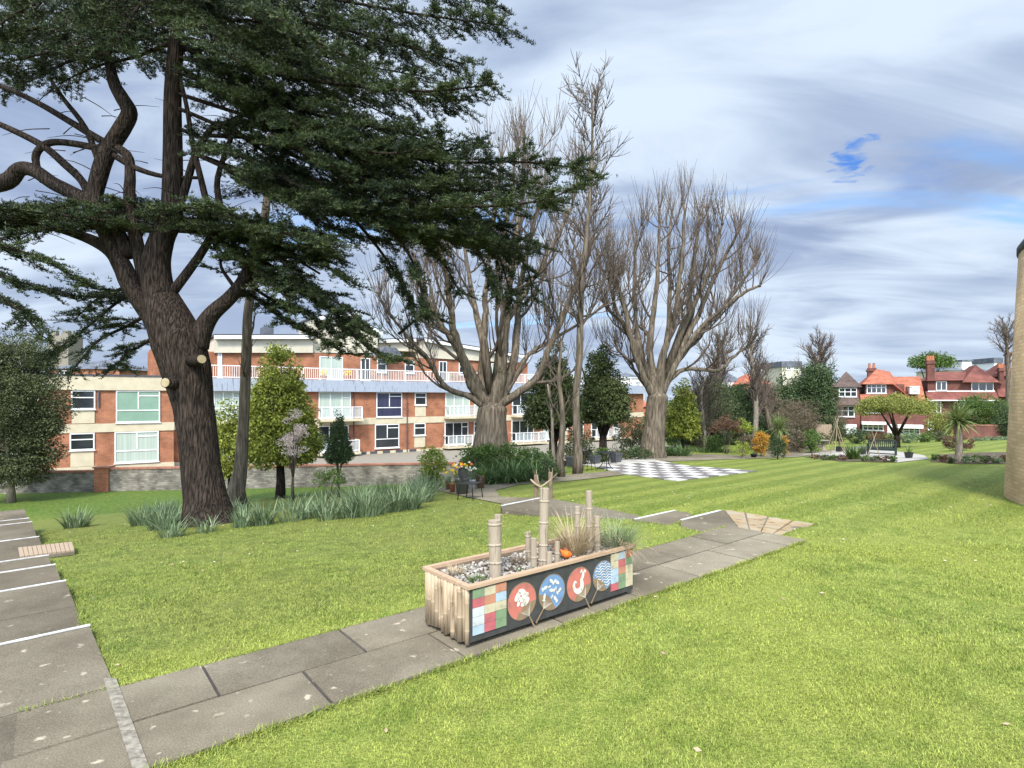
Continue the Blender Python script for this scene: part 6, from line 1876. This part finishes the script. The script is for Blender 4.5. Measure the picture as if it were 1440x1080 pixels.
# ------------------------------------------------------------------ tan brick drum at the right edge
tp = Vector((0.869, 1, 0)); tp = tp * 13.0
dr_ = Vector((0.869, 1, 0)).normalized(); nr = Vector((dr_.y, -dr_.x, 0)); Rr = 4.0
cc = tp + nr * Rr
drum = thing('brick_building', 'rounded tan brick building at the right edge of the lawn', 'building', (cc.x, cc.y, tz(tp.x, tp.y)))
zt = CZ + (HY - 338) / F * 13.0 - tz(tp.x, tp.y)
MB().lathe([(Rr + .05, -1), (Rr + .05, .0), (Rr - .20, zt - .4)], n=96).build('wall', M['brick_tan'], drum, True, True)
MB().lathe([(Rr - .20, zt - .398), (Rr - .17, zt - .36), (Rr - .17, zt - .25), (Rr - .28, zt - .08), (Rr - .5, zt)], n=96).build('coping', M['dark'], drum, True, True)

# ------------------------------------------------------------------ brick houses at the right
def house_part(name, m, parent, fn, **kw):
    mb = MB(); fn(mb); return mb.build(name, M[m], parent, True)


class HF(Facade):
    def __init__(s, D, zc):
        px = 1140 + zc / 4.8; Facade.__init__(s, (px - CX) / F * D, D, R(-27)); s.D = D
    def x(s, zx, d=0): return s.t(1140 + zx / 4.8, d)
    def z(s, zy, d=0): return CZ + (HY - (460 + zy / 4.8)) / F * (s.D + d * s.c)


def hip(mb, x0, x1, y0, y1, ze, zr, inset=None, ov=.3, both=True):
    x0 -= ov; x1 += ov; y0 -= ov; y1 += ov
    i = inset if inset is not None else (y1 - y0) / 2; ym = (y0 + y1) / 2
    a = [(x0, y0, ze), (x1, y0, ze), (x1, y1, ze), (x0, y1, ze), (min(x0 + i, (x0 + x1) / 2 - .01), ym, zr), (max(x1 - i, (x0 + x1) / 2 + .01), ym, zr)]
    mb.add(a, [(0, 1, 5, 4), (1, 2, 5), (2, 3, 4, 5), (3, 0, 4), (0, 3, 2, 1)])


def hwin(h, parent, a, b, c, e, d=0.0, lay='grid3', kind='glass'):
    fac = None
    return window(None, None, h.z(e, d), h.z(c, d), kind, lay, d, parent, FL, (h.x(a, d), h.x(b, d)))


def chimney(mb_parent, h, a, b, top, bot, d, m='brick_dk', pots=2):
    x0, x1 = h.x(a, d), h.x(b, d); zt, zb = h.z(top, d), h.z(bot, d)
    mb = MB(); mb.box(x0, d, zb, x1, d + 1.0, zt - .5); mb.box(x0 - .1, d - .1, zt - .5, x1 + .1, d + 1.1, zt - .3); mb.box(x0, d, zt - .3, x1, d + 1, zt - .1)
    o = mb.build('chimney', M[m], mb_parent, True)
    mb = MB()
    for k in range(pots): mb.lathe([(.16, 0), (.13, .55), (.16, .58)], ((x0 + (x1 - x0) * (k + .5) / pots), d + .5, zt - .1), 10)
    mb.build('chimney_pot', M['terracotta'], o, True)


def at_house(h, name, label): return thing(name, label, 'house', (h.o[0], h.o[1], 0), h.a)


GZ = -3.0
# house with brown roof (leftmost)
h = HF(64, 230); H1 = at_house(h, 'brick_house', 'brown roofed brick house, leftmost of the row beyond the lawn')
house_part('wall', 'brick_dk', H1, lambda mb: (mb.box(h.x(95), 0, GZ, h.x(335), 8, h.z(525)), mb.box(h.x(182), -.0 + .6, h.z(525) + .002, h.x(330), 7, h.z(400))))
house_part('roof', 'tile_brown', H1, lambda mb: hip(mb, h.x(182), h.x(330), .6, 7, h.z(405), h.z(300, 4), 2.2))
house_part('skirt_roof', 'tile_brown', H1, lambda mb: mb.prism([(h.x(92), -.7, h.z(528)), (h.x(92), .598, h.z(474)), (h.x(92), .598, h.z(528))], h.x(338) - h.x(92), (1, 0, 0)))
house_part('side_roof', 'tile_brown', H1, lambda mb: mb.add([(h.x(60), 1.5, h.z(400)), (h.x(180), 1.5, h.z(400)), (h.x(180), 4, h.z(352, 4)), (h.x(95), 4, h.z(355, 4)), (h.x(60), 7, h.z(400)), (h.x(180), 7, h.z(400))], [(0, 1, 2, 3), (4, 3, 2, 5), (0, 3, 4), (0, 4, 5, 1), (1, 5, 2)]))
house_part('side_wall', 'brick_dk', H1, lambda mb: mb.box(h.x(70), 1.8, GZ, h.x(181), 6.8, h.z(400) - .01))
hwin(h, H1, 190, 312, 410, 470, .6, 'grid3'); hwin(h, H1, 168, 296, 532, 604, 0, 'grid3')
house_part('garage', 'white', H1, lambda mb: mb.box(h.x(215), -.5, GZ, h.x(308), -.01, h.z(655)))
# orange roofed house
h = HF(62, 560); H2 = at_house(h, 'brick_house', 'brick house with bright orange tiled roofs and a dormer, second of the row')
house_part('wall', 'brick_dk', H2, lambda mb: (mb.box(h.x(340), 0, GZ, h.x(785), 9, h.z(500)), mb.box(h.x(372), .8, h.z(500) + .002, h.x(640), 8.5, h.z(385))))
house_part('roof', 'tile_orange', H2, lambda mb: mb.add(
    [(h.x(352), .3, h.z(382)), (h.x(562), .3, h.z(385)), (h.x(650), .3, h.z(458)), (h.x(478), 4.2, h.z(280, 4)), (h.x(590), 6.5, h.z(300, 6)), (h.x(660), 9, h.z(458)), (h.x(352), 9, h.z(382))],
    [(0, 1, 3), (1, 2, 4, 3), (2, 5, 4), (3, 4, 6), (0, 3, 6), (4, 5, 6), (0, 6, 5, 2, 1)]))
house_part('catslide_roof', 'tile_orange', H2, lambda mb: mb.add(
    [(h.x(640), -.5, h.z(515)), (h.x(775), -.5, h.z(520)), (h.x(792), 4.5, h.z(335, 4)), (h.x(560), 4.5, h.z(335, 4)), (h.x(640), 9.2, h.z(515)), (h.x(775), 9.2, h.z(515)), (h.x(560), 6, h.z(400))],
    [(0, 1, 2, 3), (1, 5, 2), (2, 5, 4, 3), (0, 3, 6), (6, 3, 4), (0, 6, 4, 5, 1)]))
house_part('skirt_roof', 'tile_orange', H2, lambda mb: mb.prism([(h.x(336), -.7, h.z(502)), (h.x(336), .798, h.z(452)), (h.x(336), .798, h.z(502))], h.x(642) - h.x(336), (1, 0, 0)))
hwin(h, H2, 378, 510, 383, 447, .8, 'grid4'); hwin(h, H2, 368, 470, 508, 580, 0, 'grid3')
dm = house_part('dormer', 'white', H2, lambda mb: (mb.box(h.x(672), .2, h.z(452), h.x(738), 3.2, h.z(404)), mb.box(h.x(668), .1, h.z(404) + .003, h.x(742), 3.2, h.z(400))))
hwin(h, dm, 684, 722, 412, 448, .19, 'grid3')
for a, b in ((340, 502), (580, 748)):
    house_part('bay_roof', 'white', H2, lambda mb: mb.box(h.x(a), -1.1, h.z(658 if a == 340 else 678) - .0, h.x(b), -.01, h.z(640 if a == 340 else 656)))
    hwin(h, H2, a + 10, b - 10, 660 if a == 340 else 680, 700 if a == 340 else 720, -.2, 'grid4')
house_part('door', 'white', H2, lambda mb: mb.box(h.x(518), -.08, GZ, h.x(552), -.005, h.z(655)))
chimney(H2, h, 385, 445, 268, 330, 5); chimney(H2, h, 788, 838, 225, 420, 4.2, pots=3)
# red roofed house
h = HF(62, 1020); H3 = at_house(h, 'brick_house', 'wide brick house with dull red roofs, right of the orange roofed one')
house_part('wall', 'brick_dk', H3, lambda mb: (mb.box(h.x(787), .05, GZ, h.x(1262), 9, h.z(490)), mb.box(h.x(800), .8, h.z(490) + .002, h.x(1255), 8.5, h.z(355))))
house_part('roof', 'tile_red', H3, lambda mb: hip(mb, h.x(812), h.x(1240), .8, 8.2, h.z(358), h.z(300, 4), 1.5, .35))
house_part('gable_roof', 'tile_red', H3, lambda mb: mb.add([(h.x(1025), .1, h.z(372)), (h.x(1282), .1, h.z(375)), (h.x(1170), 3.2, h.z(258, 3)), (h.x(1025), 8, h.z(372)), (h.x(1282), 8, h.z(372)), (h.x(1170), 6, h.z(258, 3))], [(0, 1, 2), (1, 4, 5, 2), (0, 2, 5, 3), (3, 5, 4), (0, 3, 4, 1)]))
house_part('skirt_roof', 'tile_red', H3, lambda mb: mb.prism([(h.x(783), -.6, h.z(492)), (h.x(783), .798, h.z(432)), (h.x(783), .798, h.z(492))], h.x(1265) - h.x(783), (1, 0, 0)))
house_part('band', 'white', H3, lambda mb: (mb.box(h.x(800), .74, h.z(437), h.x(1258), .797, h.z(428)), mb.box(h.x(783), -.65, h.z(498), h.x(1265), -.602, h.z(491))))
hwin(h, H3, 845, 918, 365, 428, .8, 'pair'); hwin(h, H3, 1083, 1234, 373, 437, .8, 'tri'); hwin(h, H3, 815, 880, 500, 577, .05, 'pair'); hwin(h, H3, 790, 830, 640, 700, .05, 'pair'); hwin(h, H3, 1000, 1120, 510, 580, .05, 'tri')
# house behind the drum
h = HF(66, 1350); H4 = at_house(h, 'brick_house', 'brick house half hidden by the tan brick wall at the right')
house_part('wall', 'brick_dk', H4, lambda mb: (mb.box(h.x(1275), 1, GZ, h.x(1460), 9, h.z(330)),))
house_part('roof', 'tile_red', H4, lambda mb: hip(mb, h.x(1275), h.x(1460), 1, 9, h.z(330), h.z(235, 4), 2.5))
house_part('skirt_roof', 'tile_red', H4, lambda mb: mb.prism([(h.x(1270), 0, h.z(470)), (h.x(1270), .998, h.z(410)), (h.x(1270), .998, h.z(470))], h.x(1470) - h.x(1270), (1, 0, 0)))
chimney(H4, h, 1275, 1305, 268, 380, 0.2); chimney(H4, h, 1325, 1350, 165, 300, 4, pots=1)
# buildings further back
def far_house(name, label, x0, x1, D, ze, zr, wm, rm, zb=640, depth=9, windows=(), fl=False):
    X0, X1 = (x0 - CX) / F * D, (x1 - CX) / F * D; Z = lambda y: CZ + (HY - y) / F * D
    t = thing(name, label, 'building', (0, D, 0))
    mb = MB(); mb.box(X0, 0, -4, X1, depth, Z(ze)); mb.build('wall', M[wm], t, True)
    mb = MB()
    if fl: mb.box(X0 - .2, -.2, Z(ze) + .003, X1 + .2, depth + .2, Z(zr))
    else: hip(mb, X0, X1, 0, depth, Z(ze) + .003, Z(zr))
    mb.build('roof', M[rm], t, True)
    for (a, b, c, e) in windows: window(None, None, Z(e), Z(c), 'glass', 'pair', 0, t, FL, ((a - CX) / F * D, (b - CX) / F * D))
    return t


far_house('far_house', 'grey slated roofs behind the red roofed house', 1334, 1356, 100, 521, 510, 'creamw', 'slate', depth=8)
far_house('far_house', 'white rendered house rising behind the red roof', 1353, 1366, 104, 508, 506, 'white', 'slate', fl=True, depth=5)
far_house('far_house', 'wide grey roofed house behind the gable of the red roofed one', 1362, 1398, 108, 524, 510, 'creamw', 'slate')
far_house('far_house', 'small white house with a flat top beside the far chimneys', 1398, 1408, 112, 510, 503, 'white', 'slate', fl=True, depth=5)
far_house('far_house', 'pale terrace glimpsed left of the round headed bare tree', 868, 906, 95, 532, 522, 'creamw', 'slate', windows=((873, 879, 536, 545), (884, 890, 536, 545), (894, 900, 536, 545)))
far_house('far_house', 'pinkish roofed house glimpsed behind the round headed bare tree', 884, 912, 80, 572, 548, 'brick', 'tile_orange', windows=((892, 898, 576, 584),))
far_house('far_house', 'white gabled house seen through the bare twigs', 1012, 1042, 110, 536, 518, 'white', 'slate', windows=((1018, 1024, 540, 548),))
far_house('far_house', 'orange roofed house seen through the bare forked tree', 1046, 1082, 105, 540, 524, 'brick', 'tile_orange', windows=((1052, 1058, 544, 552),))
far_house('far_house', 'pale block beyond the dark conifer', 1100, 1126, 115, 516, 508, 'creamw', 'slate', fl=True, windows=((1106, 1112, 512, 520), (1116, 1122, 512, 520)))
far_house('far_house', 'grey slated roof beyond the left wing of the flats', 66, 168, 75, 519, 503, 'brick', 'slate', windows=((84, 98, 521, 526),))
t = thing('church_tower', 'grey stone church tower on the skyline at the left', 'tower', ((93 - CX) / F * 130, 130, 0))
mb = MB(); w = 2.2; zz = CZ + (HY - 466) / F * 130; mb.box(-w, -w, -4, w, w, zz - 1.2)
for sx in (-1, 1):
    for sy in (-1, 1): mb.box(sx * w * .62 - .5, sy * w * .62 - .5, zz - 1.199, sx * w * .62 + .5, sy * w * .62 + .5, zz)
mb.build('tower', M['stone_pale'], t, True)
MB().box(-.5, -w - .06, zz - 5, .5, -w - .003, zz - 2.5).build('belfry_opening', M['riser'], t, True)
# timber fence and low brick wall at the far lawn
p = gd(1158, 43); t = thing('timber_fence', 'short pale timber fence panel behind the far flower bed', 'fence', p)
mb = MB()
for k in range(9): mb.box(-.5 + k * .125, -.01, 0, -.39 + k * .125, .012, 1.45)
mb.build('boards', M['fence_wood'], t, True); MB().box(-.6, -.06, 0, -.502, .04, 1.55).build('fence_post', M['post_wood'], t, True)
a, b = gd(1345, 44), gd(1425, 44); t = thing('brick_wall', 'low red brick wall behind the right hand bed', 'wall', a)
MB().box(0, 0, -1, b.x - a.x, .3, 1.1).build('wall', M['brick_dk'], t, True); MB().box(-.04, -.04, 1.102, b.x - a.x + .04, .34, 1.17).build('coping', M['brick_cope'], t, True)

def fxy(t, d): return (FL.o[0] + FL.c * t - FL.s * d, FL.o[1] + FL.s * t + FL.c * d)
def wxy(t, d): return (WL.o[0] + WL.c * t - WL.s * d, WL.o[1] + WL.s * t + WL.c * d)
sheet('forecourt', [wxy(-22, .36), wxy(xe, .36), wxy(xe + 9, 3), fxy(TR, -3), fxy(TR, 1), fxy(TL, 1)], M['stone_pale'], .03, 1.2)
